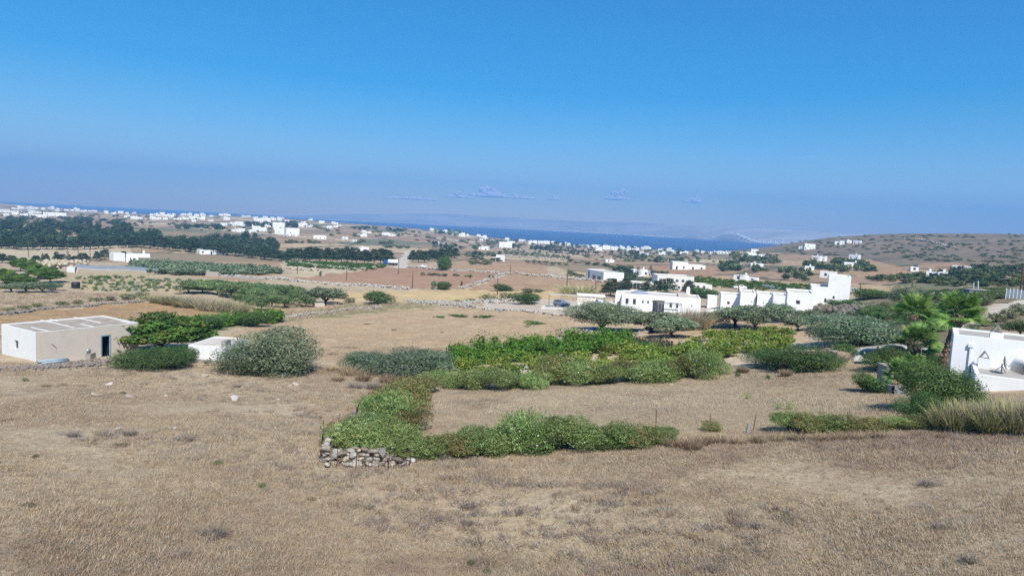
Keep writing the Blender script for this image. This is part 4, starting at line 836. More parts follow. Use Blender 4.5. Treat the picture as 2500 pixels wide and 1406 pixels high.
village(extra([(1050,1065,557,563),(1064,1073,562,568),(1078,1092,561,568),(1120,1136,568,578),(1164,1172,572,578),(1170,1189,574,582),(1195,1208,585,591),(1168,1192,601,610),(1218,1250,591,606),(1238,1258,589,594),(1233,1243,580,586),(1266,1281,584,590),(1290,1311,587,597),(1313,1327,588,595),(1327,1343,588,596),(1346,1364,589,597),(1366,1383,591,599),(1384,1403,594,603),(1412,1425,597,603),(1426,1438,598,604),(1454,1470,600,611),(1471,1490,600,610),(1491,1513,602,611),(1514,1526,601,611),(1527,1541,605,612),(1542,1560,605,613),(1560,1579,615,623),(1608,1625,614,622),(1628,1653,610,618),(1660,1680,613,620),(1712,1731,613,619),(1733,1750,613,619),(1752,1782,613,620),(1066,1073,591,597),(1478,1500,638,641)],[(1280,594,1560,610,20,8,15),(1400,602,1790,620,18,8,15),(1040,563,1200,588,7,7,13)],6),'white flat-roofed house, {} from the left in the row along the blue strait','houses along the strait')
village([(1822,1867,617,629),(1834,1851,608,617),(1833,1863,644,652),(1965,1986,652,660),(1980,2001,624,638),(1950,1966,602,608),(1964,1990,595,609),(2062,2095,640,654),(2072,2095,621,633),(1998,2013,625,638),(2038,2048,589,597),(2050,2061,588,597),(2067,2079,586,594),(2083,2100,587,595),(2326,2362,648,661),(2224,2241,655,663),(2262,2286,669,678),(2290,2307,672,679),(2002,2036,662,678)],'white house, {} from the left among those scattered under the hill','houses under the hill')
far_house(1642,1722,640,659,'long white house with two cube volumes in the brown fields beyond the villa','middle houses')
far_house(1545,1590,658,674,'white house behind the two tiered conifers','middle houses')
far_house(1790,1842,672,687,'white farmhouse with pointed roof corner beside the dark green vineyard','middle houses')
far_house(490,555,610,621,'long low white farmhouse with a chimney before the pine wood','middle houses')
# white hut with a tower by the olive rows
b=Bld('hut','white tower-shaped hut with an open porch below the olive row','house',ground(1222,638)); P,rz,w=site((1211,638),(1232,639)); m=mpp(P)
b.block(P+Vector((w*.5*math.cos(rz),w*.5*math.sin(rz),0)),rz,w*.5,4,15*m,fine=False); T=b.inv@frameT(P,rz); g=Geo(); g.box(-.2,w*.5,0,4,9*m,10*m,0,T); g.box(0,.3,.2,.5,-1,9*m,0,T); b.part('porch',g,[M_white]); b.done()
# house with blue-framed glazing
b=Bld('villa','white cube house with large dark glazed openings beside reeds','house',ground(1450,682)); P,rz,w=site((1430,679),(1473,684)); h=topz(P,1430,656)
b.block(P,rz,w,9,h,op=[(0,w*.12,w*.22,.1,h*.82,'w'),(0,w*.38,w*.56,.2,h*.5,'wb'),(0,w*.66,w*.86,.2,h*.5,'wb')]); T=frameT(P,rz); b.block(T@Vector((-2.6,2,0)),rz,2.6,5,h*.55,fine=False); b.done()
g=Geo(); T=frameT(P,rz); g.box(-3,w+9,-3.2,-2.9,-1,.35,0,T); o=link('garden_wall',g.mesh('garden_wall',[M_white])); tag(o,'low white wall in front of the cube house with dark glazing','wall')
# two-storey villa
b=Bld('villa','long two-storey cream-white villa behind the dark conifers','house',ground(1650,712)); P,rz,w=site((1603,711),(1692,714)); h=topz(P,1603,672); q=frameT(P,rz)
ws=[]
for c in (.09,.19,.41,.54,.70,.88): ws.append((0,w*c-.45,w*c+.45,h*.62,h*.80,'w'))
for c in (.60,.74,.9): ws.append((0,w*c-.45,w*c+.45,h*.2,h*.38,'w'))
b.block(P,rz,w,9,h,op=ws); P2=q@Vector((w,1.2,0)); b.block(P2,rz,6.2,7,h*.55,op=[(0,1.3,2.2,1.2,2.4,'w'),(0,3.2,4.1,1.2,2.4,'w')]); P0=q@Vector((-11,-1,0)); b.block(P0,rz,11,7,h*.5,op=[(0,1.4,2.,1,2.2,'w'),(0,3.4,5.4,.3,2.4,'w'),(0,6.8,8.6,.3,2.4,'w')]); b.done([plain('cream_wall',L(250,246,236),.9,.1)])
# ------------------------------------------------------------------ the villa with the pool
b=Bld('villa','long low white villa with loggia and pergola behind the olive trees','house',ground(1600,765)); P,rz,w=site2(1516,760,1708,.03); h=topz(P,1518,716)
f=lambda x:(x-1518)/(1708-1518)*w
b.block(P,rz,w,8.5,h,op=[(0,f(1527),f(1535),h*.42,h*.74),(0,f(1545),f(1553),h*.42,h*.74),(0,f(1567),f(1572),h*.52,h*.68),(0,f(1580),f(1585),h*.52,h*.68),(0,f(1594),f(1622),.1,h*.74,'loggia'),(0,f(1634),f(1641),h*.38,h*.68),(0,f(1649),f(1656),h*.38,h*.68),(0,f(1686),f(1689),h*.5,h*.62)],par=.18,pt=.3)
T=frameT(P,rz); b.block(T@Vector((-1.4,1.3,0)),rz,1.4,6.5,h*.98,op=[(0,.4,1.1,.1,1.9,'d')]); b.block(T@Vector((-2.6,.9,0)),rz,1.2,1.6,h*.45,roof=False)
TI=b.inv@T
g=Geo(); 
for k in range(9): x=f(1594)+(f(1622)-f(1594))*k/8; g.box(x,x+.12,-.5,.35,h*.76,h*.80,0,TI)
b.part('pergola_beam',g,[M_white])['kind']='stuff'
g=Geo(); g.box(f(1655),f(1682),2.5,7,h-.15,h+.35,0,TI); b.part('raised_roof',g,[M_roofw]); g=Geo(); g.box(f(1677),f(1677)+.75,6,6.75,h,h+1.5,0,TI); g.box(f(1677)+.12,f(1677)+.63,6.12,6.63,h+1.5,h+1.8,0,TI); b.part('chimney',g,[M_white])
me=lathe('skylight_dome',[(1.5,0),(1.35,.25),(.8,.5),(0.01,.58)],[M_bgrey],18); o=b.part('skylight_dome',me,None); o.location=TI@Vector((f(1560),4.4,h-.15)); o.scale=(1.3,1,1)
b.done()
VILLA=T; VW=w; VH=h; VF=f
g=Geo(); g.box(f(1530),f(1705),-5.6,-.05,-1.6,.02,0,T); o=link('terrace',g.mesh('terrace',[plain('terrace_paving',L(226,214,198),.9,.1)])); o['kind']='structure'
po=empty('swimming_pool',T@Vector((f(1575),-8,0))); tag(po,'long narrow swimming pool with pale rim below the villa terrace','pool'); iv=Matrix.Translation(-po.location)@T
g=Geo(); x0,x1=f(1532),f(1662); g.box(x0,x1,-6.1,-5.62,-2.2,-.05,0,iv); g.box(x0,x1,-9.4,-8.9,-2.2,-.25,0,iv); g.box(x0,x0+.5,-8.9,-6.1,-2.2,-.1,0,iv); g.box(x1-.5,x1,-8.9,-6.1,-2.2,-.1,0,iv); link('rim',g.mesh('rim',[M_grey]),po)
g=Geo(); g.quad(*[iv@Vector(q) for q in ((x0+.5,-8.9,-.42),(x1-.5,-8.9,-.42),(x1-.5,-6.1,-.42),(x0+.5,-6.1,-.42))]); wt=NT('pool_water'); wt.color(L(120,160,168)); wt.rough(.05); wt.spec(.5); link('water',g.mesh('water',[wt.m]),po)
po=empty('pergola',T@Vector((f(1640),-3,0))); tag(po,'thin metal pergola frame on the villa terrace','pergola'); iv=Matrix.Translation(-po.location)@T
for x,y in ((f(1607),-3.6),(f(1660),-3.6),(f(1615),-1.2),(f(1650),-1.2)):
    g=Geo(); g.box(x-.06,x+.06,y-.06,y+.06,0,2.6,0,iv); link('post',g.mesh('post',[M_metal]),po)
g=Geo(); g.box(f(1605),f(1662),-3.7,-3.55,2.6,2.72,0,iv); g.box(f(1605),f(1662),-1.25,-1.1,2.6,2.72,0,iv); g.box(f(1605),f(1605)+.12,-3.55,-1.25,2.6,2.7,0,iv); g.box(f(1662)-.12,f(1662),-3.55,-1.25,2.6,2.7,0,iv); link('top_frame',g.mesh('top_frame',[M_metal]),po)
def table(loc,rz,w,d,h,label,mat,leg,cat='table'):
    r=empty('table',loc,rz); tag(r,label,cat); g=Geo(); g.box(-w/2,w/2,-d/2,d/2,h-.05,h); link('top',g.mesh('top',[mat]),r)
    for sx in(-1,1):
        for sy in(-1,1): g=Geo(); g.box(sx*(w/2-.1)-.03,sx*(w/2-.1)+.03,sy*(d/2-.1)-.03,sy*(d/2-.1)+.03,0,h-.05); link('leg',g.mesh('leg',[leg]),r)
table(T@Vector((f(1546),-1.6,.02)),rz,1.7,.8,.8,'grey outdoor table under the villa windows',M_metal,M_metal); table(T@Vector((f(1612),1.2,.12)),rz,1.8,.9,.75,'brown table inside the villa loggia',M_wood,M_wood)
def lounger(loc,rz,label):
    r=empty('sun_lounger',loc,rz); tag(r,label,'lounger','loungers by the pool'); g=Geo(); g.box(-.95,.3,-.32,.32,.3,.38); link('seat',g.mesh('seat',[M_white]),r); g=Geo(); g.bar((.3,0,.34),(.9,0,.72),.64,.08); link('backrest',g.mesh('backrest',[M_white]),r)
    for sx in(-.8,.2):
        for sy in(-.28,.28): g=Geo(); g.box(sx-.03,sx+.03,sy-.03,sy+.03,0,.3); link('leg',g.mesh('leg',[M_metal]),r)
for i,x in enumerate((1640,1652,1664)): lounger(T@Vector((f(x),-4.8,.02)),rz+1.2,['sun lounger closest to the loggia by the pool','sun lounger between the two others by the pool','sun lounger closest to the dry reed clump by the pool'][i])
# ------------------------------------------------------------------ the row of white volumes with the tower
b=Bld('villa','stepped white villa of joined cubes ending in a tall tower','house',ground(1900,765))
def seg(x0,x1,yb0,yb1,yt,d,op=(),**k):
    P,rz,w=site2(x0,yb0,x1,.055); h=topz(P,x0,yt); k.setdefault('drop',3.); b.block(P,rz,w,d,h,op=[(o[0],o[1]*w if o[0]==0 else o[1],o[2]*w if o[0]==0 else o[2],o[3]*h,o[4]*h,*o[5:]) for o in op],**k); return P,rz,w,h
seg(1726,1749,752,753,722,3.5,fine=False); seg(1758,1806,757,758,718,7,[(0,.32,.46,.38,.58)]); seg(1805,1842,762,763,713,9,[(0,.72,.80,.52,.60)]); seg(1846,1886,762,763,717,8,[(0,.34,.42,.48,.56)]); seg(1885,1920,764,765,720,8,[(0,.5,.8,.02,.40,'d')],)
seg(1918,1982,772,772,712,9,[(0,.34,.5,.52,.68),(0,.16,.22,.1,.22)]); seg(1977,2030,748,746,698,8,[(0,.63,.73,.24,.44,'wb')]); P,rz,w,h=seg(2018,2072,741,738,672,6.5,[(0,.18,.34,.18,.28)])
b.done()
g=Geo(); P,rz,w=site((1722,770),(1760,764)); T=frameT(P,rz); g.box(0,w,0,.4,-1,1.,0,T); o=link('garden_wall',g.mesh('garden_wall',[M_white])); tag(o,'low white garden wall between the villa and the stepped white villa','wall')
P,rz,w=site((1860,703),(1978,713)); g=Geo(); g.box(0,w,0,.4,-1.5,1.2,0,frameT(P,rz)); o=link('field_wall',g.mesh('field_wall',[M_white])); tag(o,'long white wall below the dark green vineyard block','wall')
# ------------------------------------------------------------------ the barn
P=ground(88,884); FZ=math.radians(90-31); b=Bld('barn','long flat-roofed barn with white end wall and beige front','barn',P); h=topz(P,88,812)
e=P+Vector((math.cos(FZ),math.sin(FZ),0))
bw=upx(338,P,FZ,h); bd=6.2; d0,d1=upx(247,P,FZ),upx(270,P,FZ)
b.block(P,FZ,bw,bd,h,op=[(0,d0,d1,-.3,h*.66,'cave'),(3,bd*.38,bd*.50,h*.26,h*.56,'w')],par=.1,pt=.14,mats=(1,1,1,0),drop=2.2)
TI=b.inv@frameT(P,FZ); g=Geo(); g.quad(*[TI@Vector(q) for q in ((d0,2.9,-.3),(d1,2.9,-.3),(d1,2.9,h*.66),(d0,2.9,h*.66))]); 
fr=Geo()
for q in ((d0-.02,d0+.08,-.03,.1,-.3,h*.66),(d1-.08,d1+.02,-.03,.1,-.3,h*.66),(d0+.08,d1-.08,-.03,.1,h*.66-.1,h*.66)): fr.box(*q,0,TI)
fo=b.part('door',fr,[M_turq]); g=Geo(); T2=TI@Matrix.Translation((d1-.08,-.02,0))@Matrix.Rotation(math.radians(-150),4,'Z'); g.box(-.9,0,-.03,.03,-.2,h*.6,0,T2); g.box(-.8,-.1,-.05,-.03,.2,h*.25,0,T2); g.box(-.8,-.1,-.05,-.03,h*.32,h*.55,0,T2); link('door_leaf',g.mesh('door_leaf',[M_paleb]),fo)
for i,(x,y0,y1) in enumerate(((1.2,.3,3.6),(3.6,1.2,7.2),(5.0,.5,2.8),(4.4,5.8,7.3),(6.6,2.5,7.3),(8.4,.4,2.2),(9.3,3.2,5.4),(10.6,.4,3))):
    if x<bw-.4: g=Geo(); g.box(x,x+.1,y0,y1,h-.1,h-.07,0,TI); b.part('roof_seam',g,[M_white])
g=Geo(); g.bar(TI@Vector((upx(127,P,FZ),-.03,h*.55)),TI@Vector((upx(138,P,FZ),-.03,h*.40)),.03); b.part('iron_bracket',g,[M_rust])
b.done([white_wall('patchy_whitewash',(.74,.74,.72,1)),M_beige,M_dark],M_barnroof)
BT=frameT(P,FZ); BH=h
# ------------------------------------------------------------------ small white hut
P,rz,w=site((459,884),(548,890)); h=topz(P,459,842); b=Bld('hut','small flat-roofed white hut beside the big round bush','hut',P); b.block(P,rz,w,5.,h,par=.06,pt=.2,z0=.35); 
T=b.inv@frameT(P,rz); g=Geo(); g.box(-.06,w+.06,-.06,5.06,-1.5,.36,0,T); b.part('plinth',g,[M_grey]); g=Geo(); g.box(w*.86,w*.98,.3,1.4,h-.04,h+.5,0,T); b.part('roof_vent',g,[M_grey]); b.done(None,M_roofw)
# ------------------------------------------------------------------ the nearest white house
P=ground(2316,934); P.z-=.2; A2=math.atan2(P.x,P.y); rz=-A2+.03; h=topz(P,2324,816); b=Bld('house','nearest white house with stepped roofs and triangular chimneys','house',P)
b.block(P,rz,16,4.6,h,par=.10,pt=.3,op=[],drop=2.5); q=frameT(P,rz); TI=b.inv@q
def chim(x,y,z,s=1.):
    g=Geo(); g.box(x-.34*s,x+.34*s,y-.34*s,y+.34*s,z,z+.75*s,0,TI); o=b.part('chimney',g,[M_white]); g=Geo(); g.bar(TI@Vector((x-.26*s,y,z+.74*s)),TI@Vector((x+.02,y,z+1.22*s)),.5*s,.07); g.bar(TI@Vector((x+.28*s,y,z+.74*s)),TI@Vector((x-.02,y,z+1.22*s)),.5*s,.07); link('chimney_cap',g.mesh('chimney_cap',[M_grey]),o)
chim(2.35,.62,h-.42,1.05); Lw=q@Vector((1.15,-4.6,0)); h2=h-1.75; b.block(Lw,rz,3.2,4.55,h2,par=.14,pt=.22,drop=2.5); chim(1.75,-.75,h2-.2,.95)
b.block(q@Vector((4.37,-3.2,0)),rz,9,3.18,h2+.35,par=.12,pt=.25,drop=2.5)
g=Geo(); p=[TI@Vector(v) for v in ((3.0,-.02,h2-.2),(4.36,-.02,h2-.2),(3.75,-.02,h2+1.3),(3.75,-1.7,h2-.2))]; g.v=[tuple(v) for v in p]; g.f=[(0,3,2,2),(3,1,2,2),(0,1,3,3)]; g.m=[0,0,0]; b.part('buttress',g,[M_white])
g=Geo(); g.box(.85,1.15,-.16,-.01,h-.72,h-.5,0,TI); g.box(.95,1.05,-.12,-.02,-2,h-.72,0,TI); b.part('downpipe',g,[M_white])
b.done(None,M_roofg)
a=empty('satellite_dish',q@Vector((2.6,-2.2,h2-.14))); tag(a,'tilted satellite dish on the low roof of the nearest white house','dish'); g=Geo(); g.bar((0,0,0),(0,0,.62),.05); g.bar((-.5,.1,0),(0,0,.5),.03); g.bar((.45,.25,.0),(0,0,.5),.03); link('mast',g.mesh('mast',[M_metal]),a)
me=lathe('reflector',[(.01,0),(.22,.02),(.40,.08),(.46,.12)],[M_grey],20); o=link('reflector',me,a); o.location=(.06,-.02,.66); o.rotation_euler=(math.radians(78),0,math.radians(50)); g=Geo(); g.bar((.05,0,.6),(.52,-.28,.5),.03); link('arm',g.mesh('arm',[M_metal]),a)
# ------------------------------------------------------------------ stones, walls, fences
import bmesh
def rockmesh(seed,sub=2,rough=.28,flat=.75,mats=None):
    bm=bmesh.new(); bmesh.ops.create_icosphere(bm,subdivisions=sub,radius=.5); r=np.random.default_rng(seed); v=np.array([q.co for q in bm.verts]); f=np.array([[q.index for q in x.verts] for x in bm.faces]); bm.free()
    for _ in range(9):      # knock flat faces off
        d=unit(r.normal(0,1,(1,3)))[0]; c=r.uniform(.27,.42); k=v@d; v=v-np.outer(np.maximum(k-c,0)*.9,d)
    v=v*(1+.12*fbm(v[:,0]*9+seed,v[:,1]*9+v[:,2]*7,3,1.,seed)[:,None]); v[:,2]*=flat; v/= (np.ptp(v,axis=0).max())
    return mesh_np('stone',v,f,mats or [M_stone],False)
STN=[rockmesh(i,2,mats=[[M_stone,M_pale,M_stone,M_darkst][i%4]],flat=[.7,.6,.85,.55][i%4]) for i in range(8)]
ROCK=[rockmesh(40+i,3,mats=[M_pale],flat=.55) for i in range(4)]
rs=np.random.default_rng(101)
def stone_at(loc,s,parent=None,name='stone',pool=STN,flat=None):
    o=link(name,pool[rs.integers(len(pool))],parent); o.location=loc; o.rotation_euler=(rs.normal(0,.25),rs.normal(0,.25),rs.uniform(0,6.28)); o.scale=(s*rs.uniform(.85,1.35),s*rs.uniform(.75,1.1),s*(rs.uniform(.75,1.05) if flat is None else flat)); return o
# the near dry-stone wall: two arms meeting at the corner, every stone a part
wr=empty('dry_stone_wall',ground(800,1135)); tag(wr,'low dry-stone wall of grey boulders at the corner of the oleander hedge','wall')
o0=wr.location.copy()
def course(a,b,hts,s0,n_layers,taper):
    A_,B_=ground(*a),ground(*b); d=B_-A_; Ln=d.length; u=d/Ln
    for k in range(n_layers):
        x=rs.uniform(0,.1)
        while x<Ln*(1-taper*k/n_layers):
            s=s0*rs.uniform(.75,1.5); q=A_+u*(x+s*.45); q.z=H(q.x,q.y)+s0*(.28+.62*k)
            p=q-o0+Vector((rs.normal(0,.05),rs.normal(0,.05),0)); stone_at(p,s,wr); x+=s*.92
course((790,1134),(1000,1136),1,.29,3,.6); course((806,1124),(990,1128),1,.29,3,.6)
course((790,1130),(812,1070),1,.34,3,.25); course((812,1068),(925,985),1,.34,2,.2)
for px,py,s in ((912,1108,.52),(934,1112,.5),(890,1104,.42),(866,1100,.4)):
    q=ground(px,py+22); q.z+=.52; stone_at(q-o0,s,wr,pool=[STN[3]])
for px,py,s in ((868,1140,.5),(850,1138,.35),(900,1139,.3),(960,1138,.3),(800,1140,.35)):
    q=ground(px,py); q.z+=.1; stone_at(q-o0,s,wr,pool=[STN[1],STN[5]])
# mesh fence in front of the wall
def fence(name,label,pix,hgt,post_h,cols=None,mat=M_rust,cell=.12,lean=.05):
    P=[ground(*p) for p in pix]; r=empty(name,P[0]); tag(r,label,'fence'); o=P[0]
    for p in P:
        g=Geo(); q=p-o; g.bar(q+Vector((0,0,-.2)),q+Vector((rs.normal(0,lean),rs.normal(0,lean),post_h*rs.uniform(.8,1.1))),.028); link('post',g.mesh('post',[mat]),r)
    g=Geo()
    for a,b in zip(P,P[1:]):
        a,b=a-o,b-o; n=max(2,int((b-a).length/cell)); k=max(2,int(hgt/cell)); up=Vector((0,0,1))
        for i in range(1,n): p=a.lerp(b,i/n); g.bar(p,p+up*hgt,.008)
        for j in range(k+1): g.bar(a+up*hgt*j/k,b+up*hgt*j/k,.008)
    w=link('wire_mesh',g.mesh('wire_mesh',[mat]),r); w['kind']='stuff'
fence('wire_fence','rusty wire mesh fence against the corner of the dry-stone wall',[(783,1128),(822,1142),(868,1146),(948,1146),(1000,1140)],.7,.95)
fence('wire_fence','leaning wire mesh fence climbing beside the hedge arm',[(783,1126),(790,1080),(818,1060),(868,1040),(876,1010),(905,985),(985,935)],.8,1.0,lean=.15)
for i,(px,py,hh,lab) in enumerate(((1600,1085,86,'thin rusty rod standing in the front oleander hedge'),(1838,1052,42,'thin leaning iron rod beside the short grey stake'),(1822,1058,24,'short grey leaning stake by the dry grass bushes'),(1946,1056,30,'pale blue-grey stake in front of the red oleanders'),(2068,1038,34,'thin rod behind the red oleanders'),(2172,1052,30,'thin rod at the far end of the red oleanders'),(1735,1040,30,'dark thin rod above the small red oleander'),(983,925,26,'thin iron rod at the top of the hedge arm'))):
    p=ground(px,py); m=mpp(p); g=Geo(); g.bar((0,0,-.2),(rs.uniform(-.2,.1),0,hh*m),.03 if 'rod' in lab else .08); o=link('fence_stake',g.mesh('fence_stake',[M_rust if 'rod' in lab else M_bgrey])); o.location=p; tag(o,lab,'stake','loose stakes along the field')
# loose rocks in the grass
for i,(px,py,w) in enumerate(sorted(((232,966,22),(244,964,12),(315,970,18),(405,968,12),(573,977,26),(722,940,16),(708,943,16),(500,920,20),(265,941,22),(1428,1098,20),(1448,1096,18),(912,1147,9),(680,977,12),(686,964,10),(288,1048,16),(425,1047,16),(503,1075,7),(1395,1098,10),(690,920,20),(1110,1172,7),(90,982,6),(2010,965,9),(1962,966,8),(1640,940,10),(335,1115,8),(240,1145,8)))):
    q=ground(px,py); s=w*mpp(q); o=stone_at(q+Vector((0,0,s*(.12 if w<40 else -.05))),s,None,'rock',ROCK,flat=.8 if w<40 else .3); tag(o,f'pale limestone rock, {nth(i+1)} from the left of those lying in the dry grass','rock','rocks lying in the grass')
def rubble(name,label,path,width,hgt,size,n,mats,cat='wall',sink=.3,layers=None):
    """a wall or bank of stones too many to pick apart: joined"""
    pts=[ground(*p) for p in path]; s=[0]
    for a,b in zip(pts,pts[1:]): s.append(s[-1]+(b-a).length)
    src=[]
    for me in STN[:6]:
        v=np.empty(len(me.vertices)*3,np.float32); me.vertices.foreach_get('co',v); f=np.empty(len(me.loops),np.int32); me.loops.foreach_get('vertex_index',f); src.append((v.reshape(-1,3),f.reshape(-1,3)))
    lo=[rockmesh(90+i,1,mats=mats) for i in range(4)]; src=[]
    for me in lo:
        v=np.empty(len(me.vertices)*3,np.float32); me.vertices.foreach_get('co',v); f=np.empty(len(me.loops),np.int32); me.loops.foreach_get('vertex_index',f); src.append((v.reshape(-1,3),f.reshape(-1,3)))
    V=[];Fc=[];o=0; X=[p.x for p in pts]; Y=[p.y for p in pts]
    for i in range(n):
        t=rs.uniform(0,s[-1]); x=np.interp(t,s,X)+rs.normal(0,width/2.2); y=np.interp(t,s,Y)+rs.normal(0,width/2.2); z=H(x,y)+rs.uniform(0,1)**1.3*hgt
        k=rs.integers(4); v,f=src[k]; sc=size*rs.uniform(.6,1.5,3); a=rs.uniform(0,6.28); q=v*sc; q=np.stack([q[:,0]*math.cos(a)-q[:,1]*math.sin(a),q[:,0]*math.sin(a)+q[:,1]*math.cos(a),q[:,2]],1)+[x,y,z]; V.append(q); Fc.append(f+o); o+=len(v)
    r=empty(name,pts[0]); tag(r,label,cat)
    V=np.concatenate(V)-np.array(pts[0]); ob=link('stones',mesh_np('stones',V,np.concatenate(Fc),mats),r); ob['kind']='stuff'
    # earth and small stone packed between them
    core=Geo(); hw=width*.35; o3=pts[0]
    dense=[]
    for a,b in zip(pts,pts[1:]):
        nn=max(1,int((b-a).length/max(3.,(b-a).length/24)))
        dense+= [a.lerp(b,i/nn) for i in range(nn)]
    dense.append(pts[-1]); dense=[Vector((p.x,p.y,H(p.x,p.y))) for p in dense]
    for a,b in zip(dense,dense[1:]):
        d=(b-a); nrm=Vector((-d.y,d.x,0)).normalized()*hw; up=Vector((0,0,hgt*.72)); dn=Vector((0,0,-.4)); a2,b2=a-o3,b-o3
        core.quad(a2-nrm+dn,b2-nrm+dn,b2-nrm*.7+up,a2-nrm*.7+up); core.quad(a2-nrm*.7+up,b2-nrm*.7+up,b2+nrm*.7+up,a2+nrm*.7+up); core.quad(b2+nrm+dn,a2+nrm+dn,a2+nrm*.7+up,b2+nrm*.7+up)
    link('core',core.mesh('core',mats),r)
rubble('stone_wall','long pale stone wall crossing the middle fields diagonally',[(540,676),(640,680),(760,690),(880,698),(1000,706)],.6,.7,.6,700,[M_stone])
rubble('stone_wall','pale stone wall edging the ploughed field and the track',[(1118,708),(1160,695),(1200,680),(1236,668)],.7,.7,.6,320,[M_stone])
rubble('stone_wall','grey stone wall in front of the small orchard',[(672,786),(720,775),(770,768),(850,757),(930,751)],.5,.5,.32,620,[M_stone])
rubble('stone_wall','low weathered wall running behind the barn',[(-10,770),(80,760),(180,750),(300,741),(385,736)],.4,.35,.3,620,[M_darkst])
rubble('rubble_bank','stony rubble bank along the front of the gravel yard',[(1000,736),(1060,740),(1110,744),(1150,750)],2.6,.5,.7,260,[M_pale],'bank')
rubble('rubble_bank','row of stones between gravel yard and tan field',[(1180,755),(1240,759),(1320,765),(1392,772)],.7,.4,.5,190,[M_stone],'bank')
rubble('rubble_bank','rubble bank under the green bushes above the gravel yard',[(1130,742),(1190,738),(1260,735),(1310,735)],1.4,.8,.6,220,[M_pale],'bank')
rubble('stone_wall','curved stone terrace wall around the largest olive tree',[(1372,826),(1382,814),(1430,822),(1500,820)],.8,.8,.4,330,[M_stone])
rubble('stone_wall','short stone wall sloping up through the olive yard',[(1518,832),(1545,824),(1575,816),(1585,806)],.6,.7,.35,220,[M_stone])
rubble('rubble_bank','heap of rubble stones in front of the barn',[(0,904),(60,900),(130,897),(190,893),(240,886),(282,880)],1.5,.2,.22,420,[M_darkst],'bank')
rubble('rubble_heap','big heap of white quarry stones behind the water tank',[(100,655),(130,655),(160,654),(190,652)],5,2.4,1.6,300,[M_pale],'heap')
rubble('rubble_bank','white stones lying under the front vines',[(1120,920),(1200,916),(1290,908),(1330,905)],2.2,.25,.4,230,[M_pale],'bank')
rubble('stone_wall','pale wall between the walled plots below the pine windbreak',[(690,640),(760,648),(860,660),(930,652)],.7,1.,.9,300,[M_pale])
rubble('stone_wall','broken white stone wall in the small brown plot',[(700,655),(740,660),(784,664)],1.,1.,.9,150,[M_pale])
rubble('stone_wall','stone wall at the upper edge of the ploughed field',[(1000,652),(1100,660),(1220,667)],.8,.8,.8,260,[M_pale])
rubble('stone_wall','stone wall along the far edge of the tan field beyond the track',[(1240,668),(1340,676),(1480,688)],.8,.8,.8,240,[M_stone])
rubble('stone_wall','pale field wall under the row of round olives',[(1232,625),(1300,630),(1380,635)],1.,1.,1.4,240,[M_pale])
rubble('stone_wall','long pale field wall below the cypress windbreak',[(1220,606),(1300,612),(1400,618),(1468,624)],1.2,1.2,1.8,240,[M_pale])
rubble('stone_wall','pale wall crossing the slope below the valley village',[(610,568),(700,577),(780,582),(860,590)],1.4,1.2,2.,240,[M_pale])
rubble('stone_wall','thin stone wall winding over the hillside',[(2200,584),(2250,586),(2290,596),(2330,606)],1.4,1.,1.8,200,[M_stone])
rubble('stone_wall','pale stone wall behind the palms up to the white gate',[(2250,724),(2320,724),(2400,726),(2440,728)],.6,.7,.5,240,[M_pale])
rubble('rock_outcrop','grey rock outcrop at the foot of the tall white tower',[(2000,765),(2020,756),(2045,756),(2070,762)],2.6,.9,1.0,220,[M_darkst],'rock')
rubble('rock_outcrop','slanting grey rock slab below the bushes by the tower',[(2065,768),(2090,758),(2105,754)],1.6,.7,.9,110,[M_darkst],'rock')
def slabwall(name,label,path,hgt,thick,mat,cat='wall',base=None):
    pts=[ground(*p) for p in path]; r=empty(name,pts[0]); tag(r,label,cat); g=Geo(); g2=Geo(); nn=[]
    for a,b in zip(pts,pts[1:]):
        k=max(1,int((b-a).length/6)); nn+=[a.lerp(b,i/k) for i in range(k)]
    nn.append(pts[-1]); nn=[Vector((p.x,p.y,H(p.x,p.y))) for p in nn]
    for a,b in zip(nn,nn[1:]):
        d=b-a; n=Vector((-d.y,d.x,0)).normalized()*thick/2; a2,b2=a-pts[0],b-pts[0]; up=Vector((0,0,hgt)); dn=Vector((0,0,-.6))
        g.quad(a2-n+dn,b2-n+dn,b2-n+up,a2-n+up); g.quad(a2-n+up,b2-n+up,b2+n+up,a2+n+up); g.quad(b2+n+dn,a2+n+dn,a2+n+up,b2+n+up)
        if base: n2=n*1.3; up2=Vector((0,0,base)); g2.quad(a2-n2+dn,b2-n2+dn,b2-n2+up2,a2-n2+up2); g2.quad(a2-n2+up2,b2-n2+up2,b2-n+up2,a2-n+up2)
    link('panel',g.mesh('panel',[mat]),r)
    if base: link('footing',g2.mesh('footing',[M_pale]),r)
slabwall('boundary_wall','long smooth blue-grey boundary wall with white footing behind the garden plot',[(186,656),(270,660),(370,666),(463,671)],1.7,.5,M_bgrey,base=.55)
slabwall('boundary_wall','tan boundary wall continuing the long blue-grey one',[(464,671),(500,673),(535,676)],1.6,.4,M_beige)
slabwall('path_edge','pale concrete kerb between tan field and vineyard',[(1090,856),(1180,850),(1260,844),(1340,836),(1372,830)],.35,.5,M_grey,'kerb')
slabwall('canal_edge','pale grey concrete channel along the foot of the walled plots',[(540,677),(600,680),(650,683)],.5,1.5,M_grey,'channel')
slabwall('low_wall','low pale block wall at the corner of the garden plot',[(166,664),(186,666)],1.9,.8,M_white)
slabwall('trough','pale stone trough under the wide dark orchard tree',[(766,748),(790,747)],.7,1.2,M_beige,'trough'); slabwall('trough','second stone trough with a mound of earth by the orchard',[(798,744),(824,744)],.7,1.4,M_grey,'trough')
slabwall('stone_wall','short white-painted stone wall beneath the low palms',[(2160,958),(2185,962),(2215,962)],.55,.5,M_pale)
